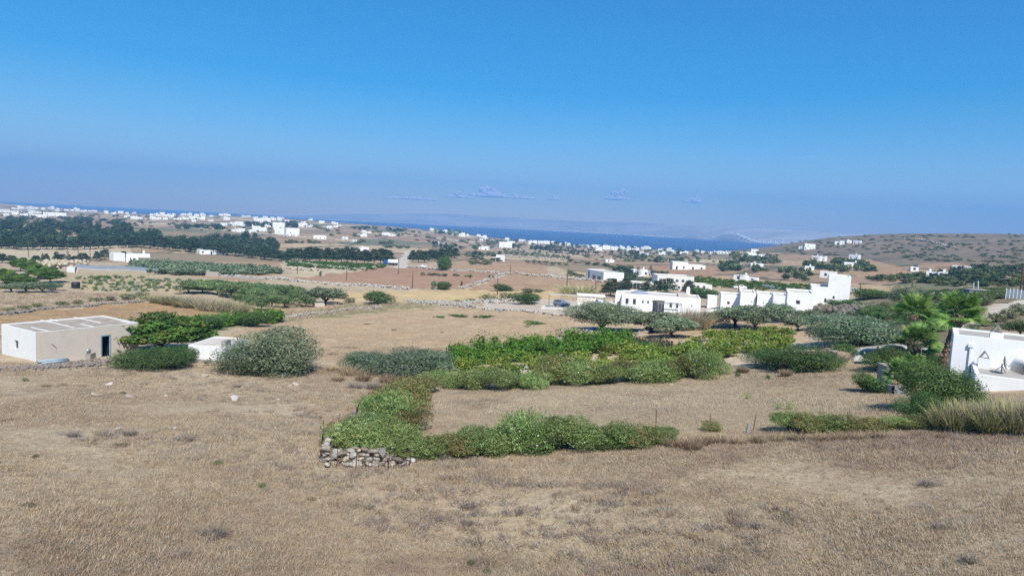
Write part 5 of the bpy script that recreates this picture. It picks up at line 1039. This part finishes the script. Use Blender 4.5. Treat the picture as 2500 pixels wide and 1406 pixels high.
g=Geo(); g.box(-.8,.8,-.7,.7,-.4,1.); o=link('stone_block',g.mesh('stone_block',[M_stone])); o.location=ground(2046,884); o.rotation_euler=(0,0,.3); tag(o,'square weathered stone block beside the grey-brown shrub','block')
g=Geo(); g.box(-.45,.45,-.6,.6,-.3,1.25); g.box(-.5,.5,-.65,.65,1.25,1.32); o=link('gate_pillar',g.mesh('gate_pillar',[M_grey])); o.location=ground(2166,935); tag(o,'grey concrete pillar at the foot of the low palms','pillar')
# reed-mat fence in the olive yard: slats
A_,B_=ground(1536,846),ground(1641,862); fr=empty('slat_fence',A_); tag(fr,'weathered grey slat fence between vineyard and olive yard','fence'); d=B_-A_; n=64; sm=[]
for k in range(4):
    g=Geo(); g.box(-.05,.05,-.012,.012,-.2,1.25+.06*k); sm.append(g.mesh('slat',[M_wood]))
for i in range(n): p=A_+d*(i+.5)/n; o=link('slat',sm[i%4],fr); o.location=Vector((p.x,p.y,H(p.x,p.y)))-A_; o.rotation_euler=(0,rs.normal(0,.03),math.atan2(d.y,d.x)); o.scale=(1.3,1,rs.uniform(.85,1.12))
g=Geo()
for zz in (.35,.95): g.bar(Vector((0,.03,zz)),Vector((d.x,d.y+.03,d.z+zz)),.05)
link('rail',g.mesh('rail',[M_wood]),fr)
# ------------------------------------------------------------------ barrels, tanks, pallets, pipes
def barrel(px,py,wpx,hpx,label,mat,name='barrel',cat='barrel'):
    p=ground(px,py); m=mpp(p); r=wpx*m/2; h=hpx*m; R=empty(name,p); tag(R,label,cat); o=link('drum',lathe('drum',[(.01,0),(r*.92,0),(r,h*.05),(r,h*.3),(r*1.03,h*.33),(r,h*.36),(r,h*.64),(r*1.03,h*.67),(r,h*.7),(r,h*.95),(r*.9,h)],[mat],18),R); link('lid',lathe('lid',[(r*.9,h),(r*.86,h*1.03),(.01,h*1.04)],[mat],18),R)
barrel(1438,817,9,13,'lighter blue barrel in the shade of the largest olive tree',M_blue); barrel(1449,815,9,15,'taller blue barrel in the shade of the largest olive tree',M_blue); barrel(185,704,19,15,'black plastic water tank beside the umbrella pines',M_black,'water_tank','tank'); barrel(330,868,14,20,'blue barrel under the fig tree by the barn door',M_blue); barrel(1516,750,7,8,'teal bin at the corner of the villa',M_teal,'bin','bin')
barrel(1222,762,8,7,'small grey bin at the edge of the tan field',M_bgrey,'bin','bin')
p=ground(214,876); R=empty('oil_drum_stove',p); tag(R,'small brick block with a metal pot on top in front of the barn','stove'); g=Geo(); g.box(-.5,.5,-.4,.4,-.2,.55); link('base',g.mesh('base',[M_stone]),R); link('pot',lathe('pot',[(.01,.55),(.28,.55),(.3,.85),(.2,.95),(.08,1.0)],[M_metal],14),R)
for i,(a,b,lab) in enumerate((((90,888),(166,880),'upper pale blue pipe lying in front of the barn'),((100,892),(168,884),'lower pale blue pipe lying in front of the barn'))):
    A_,B_=ground(*a),ground(*b); dz=Vector((0,0,.14)); o=link('pipe',tubes('pipe',[([tuple(dz),tuple((B_-A_)*.5+dz*1.2),tuple(B_-A_+dz)],[.1,.1,.1])],[M_paleb],10)); o.location=A_; tag(o,lab,'pipe','pipes by the barn')
def woodpile(px,py,w,label,n=9):
    p=ground(px,py); m=mpp(p); R=empty('timber_pile',p); tag(R,label,'timber')
    for i in range(n):
        g=Geo(); Lq=w*m*rs.uniform(.6,1); g.bar((-Lq/2,rs.uniform(-.5,.5),.1+.08*i),(Lq/2,rs.uniform(-.5,.5),.1+.08*i+rs.uniform(-.1,.3)),.14,.05); link('plank',g.mesh('plank',[M_wood]),R)
woodpile(1485,822,46,'stacked weathered planks under the largest olive tree',9); woodpile(505,892,20,'dark timber beams leaning by the small white hut',5)
for i,(px,py,w,nm) in enumerate(((1195,979,60,'grey and rust heap of cut branches, larger one on the mown field'),(1240,983,44,'rusty brown heap of cut leaves on the mown field'))):
    p=ground(px,py); m=mpp(p); me=blades('branches',170,np.random.default_rng(60+i),.42,.5,.025,(.1,0),M_greytwig if i==0 else M_drytwig,2,curl=1.6,hmin=.3); o=link('branch_heap',me); o.location=p; o.scale=(w*m,w*m*.7,10*m); tag(o,nm,'heap')
for i,(px,py,w,h_) in enumerate(((1812,910,26,18),(1918,920,26,24))):
    p=ground(px,py); m=mpp(p); o=link('stump',blades('stump',420,np.random.default_rng(70+i),.4,.95,.06,(0,0),M_drytwig,2,curl=.2,hmin=.6)); o.location=p; o.scale=(w*m,w*m,h_*m); tag(o,['grey palm stump with nothing growing on it','tilted palm stump with green shoots beside it'][i],'stump')
plant('orchard','sapling',1940,912,26,26,'young citrus sapling beside the tilted palm stump','sapling'); plant('orchard','sapling',1885,906,16,14,'small green sapling in front of the dark clipped shrub','sapling'); plant('orchard','sapling',1800,922,10,14,'tiny sapling by the grey palm stump','sapling'); plant('orchard','sapling',1875,926,10,12,'tiny sapling between the two palm stumps','sapling')
def agave(px,py,w,h_,label):
    p=ground(px,py); m=mpp(p); r=empty('young_palm',p); tag(r,label,'palm','young palms on the mown field'); 
    for k in range(11):
        a=k*2.4; el=.5+.08*k; n=14; Pq=[];Nq=[];Al=[]
        s=np.linspace(.1,1,n); x=s*math.cos(a)*math.cos(el); y=s*math.sin(a)*math.cos(el); z=s*math.sin(el)-.35*s*s
        C=np.stack([x,y,z],1); sd=np.array([-math.sin(a),math.cos(a),0]); Pq=np.concatenate([C+sd*.05,C-sd*.05]); Al=np.concatenate([np.tile(sd,(n,1))+C*.6,np.tile(-sd,(n,1))+C*.6]); 
        o=link('frond',cardmesh('frond',Pq,np.tile([0,0,1.],(2*n,1)),.09,np.random.default_rng(k),[M_oleander],.16,along=Al),r); 
    r.scale=(w*m*.6,w*m*.6,h_*m*1.2)
agave(1823,974,34,22,'small young palm alone in the mown field'); agave(1925,1000,46,34,'largest young palm in the mown field'); agave(1898,1000,34,26,'young palm beside the largest one')
# ------------------------------------------------------------------ carport, cars
P,rz,w=site2(1408,756,1453,.02); h=topz(P,1408,722); R=empty('carport',P); tag(R,'white carport with a pale stone pillar and thin slab roof','carport'); T=Matrix.Rotation(rz,4,'Z')
g=Geo(); g.box(0,w,0,3.4,-1.,h,0,T); link('stone_pillar',g.mesh('stone_pillar',[plain('limed_stone',L(236,228,214),.9,.1,0,.1,1.5)]),R); 
for k in range(26):
    o=stone_at(T@Vector((rs.uniform(.2,w-.2),-.0,rs.uniform(.1,h-.2))),rs.uniform(.25,.45),R,'stone',[STN[1],STN[5],STN[0]]); o.scale=(o.scale[0],.09,o.scale[2]); o.rotation_euler=(0,rs.normal(0,.3),rz)
we=upx(1476,P,rz); g=Geo(); g.box(-.1,we,-.2,4.6,h,h+.18,0,T); link('roof_slab',g.mesh('roof_slab',[M_white]),R); 
for yy in (.05,4.2): g=Geo(); g.box(we-.2,we-.05,yy,yy+.15,-.8,h,0,T); link('post',g.mesh('post',[M_metal]),R)
sx=-(1408-1338)*mpp(P); g=Geo(); g.box(sx,0,.3,3.6,h-.18,h-.12,0,T); link('shade_sail',g.mesh('shade_sail',[plain('sail_cloth',L(206,196,178),.9,.1)]),R)
for yy in (.3,3.5): g=Geo(); g.box(sx,sx+.08,yy,yy+.08,-.8,h-.18,0,T); link('post',g.mesh('post',[M_metal]),R)
g=Geo(); g.box(sx-1.5,.0,-1.6,4.2,-.5,.03,0,Matrix.Translation(P)@T); o=link('parking_pavement',g.mesh('parking_pavement',[M_conc])); o['kind']='structure'
CARPX=P; CT=Matrix.Translation(P)@T
def carpaint(name,c,metal=.5):
    n=NT(name); n.color(c); n.rough(.38); n.spec(.4); n.b.inputs['Metallic'].default_value=metal; n.b.inputs['Coat Weight'].default_value=.3 if max(c[:3])>.05 else 0.; return n.m
M_tyre=plain('tyre_rubber',(.02,.02,.02,1),.9,.1); M_rim=plain('wheel_rim',L(180,182,186),.35,.5,.7); M_lampg=plain('lamp_glass',(.7,.7,.72,1),.15,.6); M_red=plain('tail_lamp',(.35,.01,.01,1),.3,.5)
def car(loc,rz,label,paint,Ln=3.7,Wd=1.62,Ht=1.5,style='hatch'):
    """lofted body: cross-sections along the length, glasshouse narrower than the waist"""
    r=empty('parked_car',loc,rz); tag(r,label,'car')
    st={'hatch':[(0,.30,.72,.72,.90),(.02,.22,.80,.82,.98),(.10,.2,.93,.95,1.),(.26,.2,.97,1.02,1.),(.34,.2,.98,1.08,1.),(.46,.2,.98,1.42,1.),(.58,.2,.98,1.5,1.),(.78,.2,.98,1.49,1.),(.93,.2,.98,1.36,.99),(.985,.26,.92,1.0,.97),(1,.34,.85,.86,.92)],
        'saloon':[(0,.30,.66,.68,.88),(.02,.22,.74,.76,.97),(.12,.2,.88,.90,1.),(.30,.2,.92,.96,1.),(.37,.2,.93,1.04,1.),(.47,.2,.93,1.36,1.),(.58,.2,.93,1.42,1.),(.70,.2,.93,1.38,1.),(.84,.2,.94,1.02,1.),(.97,.22,.92,.96,.98),(1,.32,.84,.86,.92)]}[style]
    V=[];k=Ht/1.5
    for u,zb,zw,zt,wf in st:
        x=(u-.5)*Ln; hw=Wd/2*wf; gw=hw-(.02+.20*max(0,min(1,(zt-zw)/.5)))
        V+=[(x,-hw*.9,zb*k),(x,-hw,(zb+.12)*k),(x,-hw,zw*.8*k),(x,-hw*.97,zw*k),(x,-gw,zt*k),(x,-gw*.55,(zt+.03)*k),(x,gw*.55,(zt+.03)*k),(x,gw,zt*k),(x,hw*.97,zw*k),(x,hw,zw*.8*k),(x,hw,(zb+.12)*k),(x,hw*.9,zb*k)]
    V=np.array(V); m=12; n=len(st); i=np.arange(n*m).reshape(n,m); Fq=[]
    for a in range(n-1):
        for b in range(m): Fq.append((i[a,b],i[a,(b+1)%m],i[a+1,(b+1)%m],i[a+1,b]))
    for a,rev in ((0,True),(n-1,False)):
        for b in range(5): q=[i[a,b],i[a,b+1],i[a,m-2-b],i[a,m-1-b]]; Fq.append(q[::-1] if rev else q)
    body=link('body',mesh_np('body',V,np.array(Fq)[:,::-1],[paint],True),r)
    up=Vector((0,0,1))
    def pane(name,idx,ins=.82,out=.012,mat=None,parent=None):
        p=[Vector(V[q]) for q in idx]; c=sum(p,Vector())/4; nn=(p[1]-p[0]).cross(p[3]-p[0]).normalized(); 
        if nn.dot(c-Vector((0,0,.75*k)))<0: nn=-nn
        g=Geo(); g.quad(*[c+(q-c)*ins+nn*out for q in p]); link(name,g.mesh(name,[mat or M_glass]),parent or r)
    roof0=next(a for a,s in enumerate(st) if s[3]>1.3); pane('windscreen',(i[roof0-1,4],i[roof0-1,7],i[roof0,7],i[roof0,4]),.9)
    last=max(a for a,s in enumerate(st) if s[3]>1.3); pane('rear_window',(i[last,4],i[last,7],i[last+1,7],i[last+1,4]),.85)
    for s_,(lo,hi) in ((-1,(3,4)),(1,(8,7))):
        for a in range(roof0,last): pane('side_window',(i[a,lo],i[a+1,lo],i[a+1,hi],i[a,hi]),.86)
    for sx_,sy_ in ((-.33,-1),(-.33,1),(.33,-1),(.33,1)):
        t=link('wheel',lathe('wheel',[(.19,-.1),(.29*k,-.1),(.31*k,-.05),(.31*k,.05),(.29*k,.1),(.19,.1)],[M_tyre],18,'y'),r); t.location=(sx_*Ln,sy_*(Wd/2-.1),.31*k); link('rim',lathe('rim',[(.01,-.11*-sy_),(.1,-.11*-sy_),(.2,-.08*-sy_)],[M_rim],14,'y'),t)
    for sy_ in (-1,1):
        for x,nm,mt in ((-.5*Ln-.005,'headlight',M_lampg),(.5*Ln-.03,'tail_light',M_red)):
            g=Geo(); g.box(x-.02,x+.04,sy_*(Wd*.42)-.14,sy_*(Wd*.42)+.14,.62*k,.76*k); link(nm,g.mesh(nm,[mt]),r)
        g=Geo(); g.box(-.2*Ln,-.2*Ln+.12,sy_*(Wd/2+.02)-.08,sy_*(Wd/2+.02)+.08,.98*k,1.1*k); link('mirror',g.mesh('mirror',[M_black]),r)
    for x in (-.5*Ln-.03,.5*Ln-.07): g=Geo(); g.box(x,x+.1,-Wd*.42,Wd*.42,.3*k,.5*k); link('bumper',g.mesh('bumper',[M_black]),r)
    return r
def carat(px,py,rz,label,c,style='hatch',Ln=3.7,metal=.5,Ht=1.5): 
    return car(ground(px,py)+Vector((0,0,.03)),rz,label,carpaint('paint_'+label.split()[0]+str(px),c,metal),Ln,1.65,Ht,style)
az=lambda px:-math.atan2(*ray(px,750)[:2])
p=ground(1371,748); carat(1371,748,az(1371)+math.pi-.42,'small silver-blue hatchback parked under the shade sail',(.22,.25,.31,1),metal=.25)
carat(1466,748,az(1466)+2.2,'white car half hidden behind the stone pillar of the carport',(.75,.75,.75,1),metal=0.)
carat(1806,706,az(1806)+.2,'white car parked on the track below the vineyard block',(.75,.75,.75,1),'saloon',4.3,0.)
carat(2172,884,az(2172)+.25,'dark blue car hidden behind the glossy bush and low palms',(.012,.015,.02,1),'saloon',4.4,.1)
carat(1032,653,az(1032)+.1,'tiny white car on the country road beyond the ploughed field',(.75,.75,.75,1),'hatch',3.9,0.)
carat(2077,717,az(2077)+.3,'small pale car in the tan field beside the tower',(.5,.5,.5,1),'hatch',3.9,0.)
p=ground(953,648); R=empty('tank_truck',p,az(953)); tag(R,'blue truck with a white tank at the end of the pine windbreak','truck')
g=Geo(); g.box(-3.6,-1.6,-1.1,1.1,.5,2.8); g.box(-3.3,-1.6,-1.05,1.05,2.8,3.); link('cab',g.mesh('cab',[carpaint('truck_blue',(.02,.07,.3,1),0.)]),R); g=Geo(); g.box(-1.5,4,-1.1,1.1,.6,1.0); link('chassis',g.mesh('chassis',[M_black]),R); link('tank',lathe('tank',[(.01,-1.4),(1,-1.3),(1.1,-1.1),(1.1,3.6),(1,3.9),(.01,4)],[M_white],16,'x'),R).location=(0,0,2.1)
for x in (-2.6,1.8,3.1):
    for y in (-1,1): o=link('wheel',lathe('wheel',[(.2,-.15),(.5,-.15),(.5,.15),(.2,.15)],[M_tyre],14,'y'),R); o.location=(x,y,.5)
g=Geo(); g.box(-3.62,-3.58,-.9,.9,1.6,2.6); link('windscreen',g.mesh('windscreen',[M_glass]),R)
# ------------------------------------------------------------------ poles and masts
def pole(px,yb,yt,label,arm=True,mat=M_pole,group='utility poles',th=.13):
    p=ground(px,yb); h=topz(p,px,yt); R=empty('utility_pole',p,-math.atan2(p.x,p.y)+rs.uniform(-.5,.5)); tag(R,label,'pole',group)
    link('shaft',tubes('shaft',[([(0,0,-.4),(0,0,h*.5),(rs.normal(0,.08),0,h)],[th*1.15,th,th*.75])],[mat],8),R)
    if arm:
        g=Geo(); g.box(-.9,.9,-.07,.07,h-.75,h-.6); link('crossarm',g.mesh('crossarm',[mat]),R)
        for x in (-.8,0,.8): o=link('insulator',lathe('insulator',[(.05,0),(.07,.1),(.04,.22)],[M_bgrey],8),R); o.location=(x,0,h-.6)
PL=[(70,628,588,1),(164,636,592,1),(191,638,596,1),(220,634,588,1),(167,651,612,0),(345,626,596,1),(567,622,603,1),(590,620,597,0),(673,631,606,0),(751,634,605,1),(760,634,600,1),(726,669,636,0),(846,684,645,0),(973,669,634,0),(1007,704,664,0),(1214,720,676,0),(1246,664,644,0),(1384,697,661,0),(1454,707,683,0),(1802,716,668,1),(1863,715,690,0),(1952,683,656,1),(2100,712,690,0),(2226,706,682,0),(2490,722,648,1),(2498,720,655,1)]
for i,q in enumerate(sorted(PL)): pole(q[0],q[1],q[2],f'wooden utility pole, {nth(i+1)} from the left across the valley',bool(q[3]))
pole(2375,724,690,'slim pale blue post, left of the pair by the white gate',False,M_paleb,'pale posts by the gate',.07); pole(2386,725,686,'slim pale blue post, right of the pair by the white gate',False,M_paleb,'pale posts by the gate',.07)
g=Geo(); g.box(-1.6,1.6,-.8,.8,-.3,1.2); g.box(-1.75,1.75,-.95,.95,1.2,1.32); o=link('meter_hut',g.mesh('meter_hut',[M_grey])); o.location=ground(2382,726); tag(o,'low dark-fronted utility hut by the pale posts','hut')
# white gate at the end of the track
P,rz,w=site2(2455,730,2500,.0); R=empty('metal_gate',P,rz); tag(R,'pale blue metal gate panels at the end of the dirt track','gate')
for k in range(5):
    g=Geo(); x=w*k/5; g.box(x+.05,x+w/5-.05,-.03,.03,.2,1.5); link('panel',g.mesh('panel',[M_bgrey]),R); g=Geo(); g.box(x-.04,x+.04,-.06,.06,-.2,1.65); link('post',g.mesh('post',[M_white]),R)
# house with porch by the lane
b=Bld('house','old whitewashed farmhouse with a shaded porch by the lane','house',ground(330,638)); P,rz,w=site2(308,640,366,.0); h=topz(P,308,620); b.block(P,rz,w,7,h,op=[(0,w*.16,w*.22,.2,h*.55,'d'),(0,w*.28,w*.4,h*.25,h*.5)]); T=b.inv@frameT(P,rz); g=Geo(); g.box(w*.5,w*1.02,-3,0,h*.55,h*.62,0,T); g.box(w*.52,w*.55,-2.9,-2.6,-1,h*.55,0,T); g.box(w*.96,w*.99,-2.9,-2.6,-1,h*.55,0,T); b.part('porch',g,[M_grey]); g=Geo(); g.box(w*.70,w*.70+.8,3,3.8,h,h+1.6,0,T); b.part('chimney',g,[M_white]); b.done(None,M_roofg)
b=Bld('shed','plain whitewashed cube shed beside the old farmhouse','shed',ground(292,638)); P,rz,w=site2(277,637,307,.3); h=topz(P,277,618); b.block(P,rz,w*.95,6,h); b.done(None,M_roofg)
# ------------------------------------------------------------------ palms
M_palm=leafmat('palm_leaf',L(70,112,44),L(150,182,96),None,.3,bright=1.1); M_palmd=leafmat('dead_palm_leaf',L(120,96,70),L(170,146,112),None,.15); M_ptrunk=barkmat('palm_bark',L(84,66,58),L(138,116,102))
def fanleaf(r,green=True,n=30):
    """a fan of narrow folded segments drooping at the tips"""
    V=[];Fq=[]; t=[]
    for k in range(n):
        a=-1.75+3.5*k/(n-1); ln=(1-.28*(abs(a)/1.75)**2)*r.uniform(.92,1.05); b0=.05; 
        for s0,s1,w0,w1,z0,z1 in ((0.02,.55,.012,.045,0,.02),(.55,1,.045,.004,.02,-.16)):
            d=np.array([math.cos(a),math.sin(a),0]); sd=np.array([-d[1],d[0],0]); i=len(V)
            V+= [d*ln*s0-sd*w0+[0,0,z0],d*ln*s0+sd*w0+[0,0,z0],d*ln*s1+sd*w1+[0,0,z1+r.normal(0,.02)],d*ln*s1-sd*w1+[0,0,z1]]; Fq.append((i,i+1,i+2,i+3)); t+= [r.uniform(0,1)]*4
    i=len(V); V+=[np.array(q) for q in ((-.9,-.015,-.02),(-.9,.015,-.02),(.03,.01,0),(.03,-.01,0))]; Fq.append((i,i+1,i+2,i+3)); t+=[.5]*4
    return mesh_np('frond',np.array(V),np.array(Fq),[M_palm if green else M_palmd],False,{'tint':t})
FAN=[fanleaf(np.random.default_rng(i)) for i in range(4)]; FAND=fanleaf(np.random.default_rng(9),False,16)
def palm(px,yb,ytrunk,rpx,label,n=34,base=None,lean=0.,seed=0,trad=.26,wind=.5):
    p=base or ground(px,yb); m=mpp(p); h=topz(p,px,ytrunk); R=empty('fan_palm',p); tag(R,label,'palm','fan palms'); r=np.random.default_rng(seed); size=rpx*m/1.55
    link('trunk',tubes('trunk',[([(0,0,-.3),(lean*.3,0,h*.3),(lean*.6,0,h*.65),(lean,0,h)],[trad*1.35,trad,trad*.95,trad*1.1])],[M_ptrunk],12),R)
    # old leaf bases shag the trunk
    k=int(70*h); a=r.uniform(0,6.28,k); z=r.uniform(.1*h,h,k); q=trad*1.08; P_=np.stack([np.cos(a)*q+lean*z/h,np.sin(a)*q,z],1); N_=np.stack([np.cos(a),np.sin(a),.3+0*a],1)
    ob=link('leaf_bases',cardmesh('leaf_bases',P_,unit(N_),.13,r,[M_palmd],.4,along=N_*.6+[0,0,.8]),R); ob['kind']='stuff'
    wd=np.array([math.cos(.15),math.sin(.15),0])      # the wind blows to the right
    for i in range(n):
        az_=i*2.399+r.uniform(-.2,.2); f=i/n; el=1.35-1.75*f+r.normal(0,.1)
        d=np.array([math.cos(az_)*math.cos(el),math.sin(az_)*math.cos(el),math.sin(el)])+wd*wind*(.3+.5*f); d/=np.linalg.norm(d)
        x=Vector(d); sidev=Vector((0,0,1)).cross(x); sidev=sidev.normalized() if sidev.length>.05 else Vector((0,1,0)); zz=x.cross(sidev)
        o=link('frond',FAN[i%4] if f<.93 else FAND,R); M3=Matrix((x,sidev,zz)).transposed().to_4x4(); s=size*r.uniform(.82,1.1)
        o.matrix_local=Matrix.Translation(Vector((lean,0,h+.1-.25*f))+x*s*.72)@M3@Matrix.Rotation(r.uniform(-.5,.5),4,'X')@Matrix.Scale(s*.85,4)
b0=ground(2226,880); palm(2226,880,768,60,'tallest fan palm of the driveway group, rear crown',26,ground(2222,866),0,3); 
palm(2226,884,840,58,'fan palm in the middle of the driveway group, lower crown',26,ground(2235,888),0,5)
palm(2333,905,768,66,'tall fan palm with shaggy trunk right behind the nearest white house',28,ground(2297,906),.95,7,.3)
palm(2200,940,915,46,'low stocky fan palm in front, by the concrete pillar',30,ground(2195,952),-.1,9,.3,.2); palm(2225,935,905,42,'second low fan palm touching the big dark shrub',28,ground(2222,945),.1,11,.28,.2); palm(2262,880,872,24,'small young fan palm beside the middle palm',18,ground(2260,886),0,13,.16,.3)
# ------------------------------------------------------------------ dry grass of the foreground
def grassmat(name,a,b,c,d):
    """straw colour that follows the same patches as the soil under it"""
    n=NT(name); g=n.n.new('ShaderNodeNewGeometry').outputs['Position']; t=n.attr('tint')
    col=n.mix(a,b,n.rng(n.noise(.06,5,.6,g),.35,.65,0,1)); col=n.mix(col,c,n.rng(n.noise(.09,6,.7,g,dist=.4),.52,.62,0,.8)); col=n.mix(col,L(178,168,154),n.rng(n.noise(.21,6,.7,g,dist=.4),.58,.66,0,.6)); col=n.mix(col,d,n.math('MULTIPLY',n.math('FRACT',n.math('MULTIPLY',t,3.7)),.55))
    hsv=n.n.new('ShaderNodeHueSaturation'); n.l.new(col,hsv.inputs['Color']); r=n.rand(); n.l.new(n.rng(r,0,1,.75,1.2),hsv.inputs['Value']); n.color(hsv.outputs[0]); n.rough(.8); n.spec(.1)
    tr=n.n.new('ShaderNodeBsdfTranslucent'); n.l.new(hsv.outputs[0],tr.inputs[0]); mx=n.n.new('ShaderNodeMixShader'); mx.inputs[0].default_value=.25
    n.l.new(n.b.outputs[0],mx.inputs[1]); n.l.new(tr.outputs[0],mx.inputs[2]); n.l.new(mx.outputs[0],n.n['Material Output'].inputs['Surface']); return n.m
M_gr=grassmat('straw_grass',L(214,194,162),L(194,170,140),L(158,128,108),L(226,210,180))
M_gr2=grassmat('brown_grass',L(178,150,122),L(160,134,112),L(146,120,102),L(198,174,142))
M_gr3=grassmat('grey_grass',L(178,170,156),L(164,156,146),L(150,142,132),L(190,184,170))
def protos(prefix,mats,n,h,w,nb,spread):
    c=bpy.data.collections.new(prefix)
    for i in range(n):
        r=np.random.default_rng(300+i); m=mats[i%len(mats)]; c.objects.link(bpy.data.objects.new(prefix+'_tuft',blades(prefix+'_tuft',nb,r,spread,h*r.uniform(.8,1.2),w,(.14,.04),m,2,curl=1.1,hmin=.35)))
    return c
def scatter(name,label,cat,P,scl,coll,seed=1):
    """one body of grass: tufts instanced on points"""
    r=np.random.default_rng(seed); n=len(P); me=bpy.data.meshes.new(name); me.vertices.add(n); me.vertices.foreach_set('co',np.asarray(P,np.float32).ravel())
    a=me.attributes.new('scl','FLOAT','POINT'); a.data.foreach_set('value',np.asarray(scl,np.float32)); a=me.attributes.new('rz','FLOAT','POINT'); a.data.foreach_set('value',r.uniform(-3.14,3.14,n).astype(np.float32)); a=me.attributes.new('pick','INT','POINT'); a.data.foreach_set('value',r.integers(0,len(coll.objects),n).astype(np.int32)); me.update()
    o=link(name,me); tag(o,label,cat,kind='stuff'); ng=bpy.data.node_groups.new(name,'GeometryNodeTree'); ng.interface.new_socket('Geometry',in_out='INPUT',socket_type='NodeSocketGeometry'); ng.interface.new_socket('Geometry',in_out='OUTPUT',socket_type='NodeSocketGeometry')
    N=ng.nodes; gi=N.new('NodeGroupInput'); go=N.new('NodeGroupOutput'); ip=N.new('GeometryNodeInstanceOnPoints'); ci=N.new('GeometryNodeCollectionInfo'); ci.inputs[0].default_value=coll; ci.inputs[1].default_value=True; ci.inputs[2].default_value=True
    def na(nm,t):
        q=N.new('GeometryNodeInputNamedAttribute'); q.data_type=t; q.inputs[0].default_value=nm; return next(s for s in q.outputs if s.enabled)
    cx=N.new('ShaderNodeCombineXYZ'); l=ng.links; l.new(na('rz','FLOAT'),cx.inputs[2]); l.new(gi.outputs[0],ip.inputs['Points']); l.new(ci.outputs[0],ip.inputs['Instance']); ip.inputs['Pick Instance'].default_value=True; l.new(na('pick','INT'),ip.inputs['Instance Index']); l.new(cx.outputs[0],ip.inputs['Rotation']); l.new(na('scl','FLOAT'),ip.inputs['Scale']); l.new(ip.outputs[0],go.inputs[0])
    md=o.modifiers.new('scatter','NODES'); md.node_group=ng; return o
def field_points(n,D0,D1,seed,pw=1.3,t0=-41,t1=41):
    r=np.random.default_rng(seed); u=r.uniform(0,1,n); e=2-pw; D=(D0**e+u*(D1**e-D0**e))**(1/e); t=np.radians(r.uniform(t0,t1,n)); x=D*np.sin(t); y=D*np.cos(t); z=height(x,y); px,py,c=proj(x,y,z); return np.stack([x,y,z],1),px,py,D
MOWN=next(q for q in REG if q[0]=='mown_field')[2][0]
NOGRASS=[[(1090,856),(1450,826),(1760,812),(1930,812),(2020,850),(2010,905),(1760,905),(1500,940),(1090,950)],[(2060,835),(2290,835),(2290,900),(2060,890)],[(-40,780),(340,770),(345,872),(90,886),(-40,884)],[(458,830),(570,830),(565,890),(458,890)],[(1380,775),(2000,760),(2000,835),(1640,850),(1380,825)],[(2320,790),(2600,790),(2600,960),(2320,960)]]
def grass():
    c1=protos('grass',[M_gr,M_gr,M_gr2,M_gr,M_gr3],10,.17,.015,18,.22); c2=protos('stubble',[M_gr,M_gr3,M_gr],6,.15,.018,14,.25)
    P,px,py,D=field_points(290000,15,82,5,1.6); bad=np.zeros(len(P),bool)
    for q in NOGRASS: bad|=inpoly(px,py,q)
    mown=inpoly(px,py,MOWN); r=np.random.default_rng(8); k=fbm(P[:,0],P[:,1],4,.35,2); ok=~bad&~mown&(r.uniform(0,1,len(P))<np.clip(.8+.5*k,.4,1))
    s=(.5+.3*k+.55*r.uniform(0,1,len(P))**2)*np.clip(.85+D/120,.9,1.5); s=np.clip(s,.3,1.7)
    scatter('dry_grass','knee-high dry straw-coloured grass covering the near slope','grass',P[ok],s[ok],c1,1)
    Q=~bad&mown&(r.uniform(0,1,len(P))<.9); scatter('mown_grass','short cut dry grass on the enclosed field','grass',P[Q],np.clip(s[Q]*1.1,.4,1.6),c2,2)
    c4=protos('dry_weed',[M_drytwig,M_greytwig,M_greytwig],6,.30,.02,40,.26); W,wx,wy,wd=field_points(9000,15,80,12,1.5); kk=fbm(W[:,0],W[:,1],4,.22,6); bad=inpoly(wx,wy,MOWN)
    for q in NOGRASS: bad|=inpoly(wx,wy,q)
    sel=~bad&(kk>.12); scatter('dry_weeds','small brown and grey dead weeds mixed through the dry grass','weeds',W[sel],np.random.default_rng(9).uniform(.35,1.25,sel.sum()),c4,6)
    P,px,py,D=field_points(60000,78,190,6,1.5); tan=inpoly(px,py,REG[3][2][1])|inpoly(px,py,REG[8][2][0]); rough=inpoly(px,py,[(-60,716),(150,716),(380,716),(400,734),(300,741),(130,755),(-60,770)])|inpoly(px,py,[(640,742),(1000,738),(1050,748),(900,764),(690,784)]); c3=protos('rank_grass',[M_gr,M_gr2,M_gr],6,.7,.045,16,.5); scatter('rank_grass','rank dry grass and weeds between the low wall and the garden plot','grass',P[rough],np.random.default_rng(4).uniform(.5,1.2,rough.sum()),c3,4)
    scatter('field_grass','thin dry grass of the tan fields beyond the wall','grass',P[tan],np.random.default_rng(3).uniform(.8,1.7,tan.sum()),c2,3)
grass()
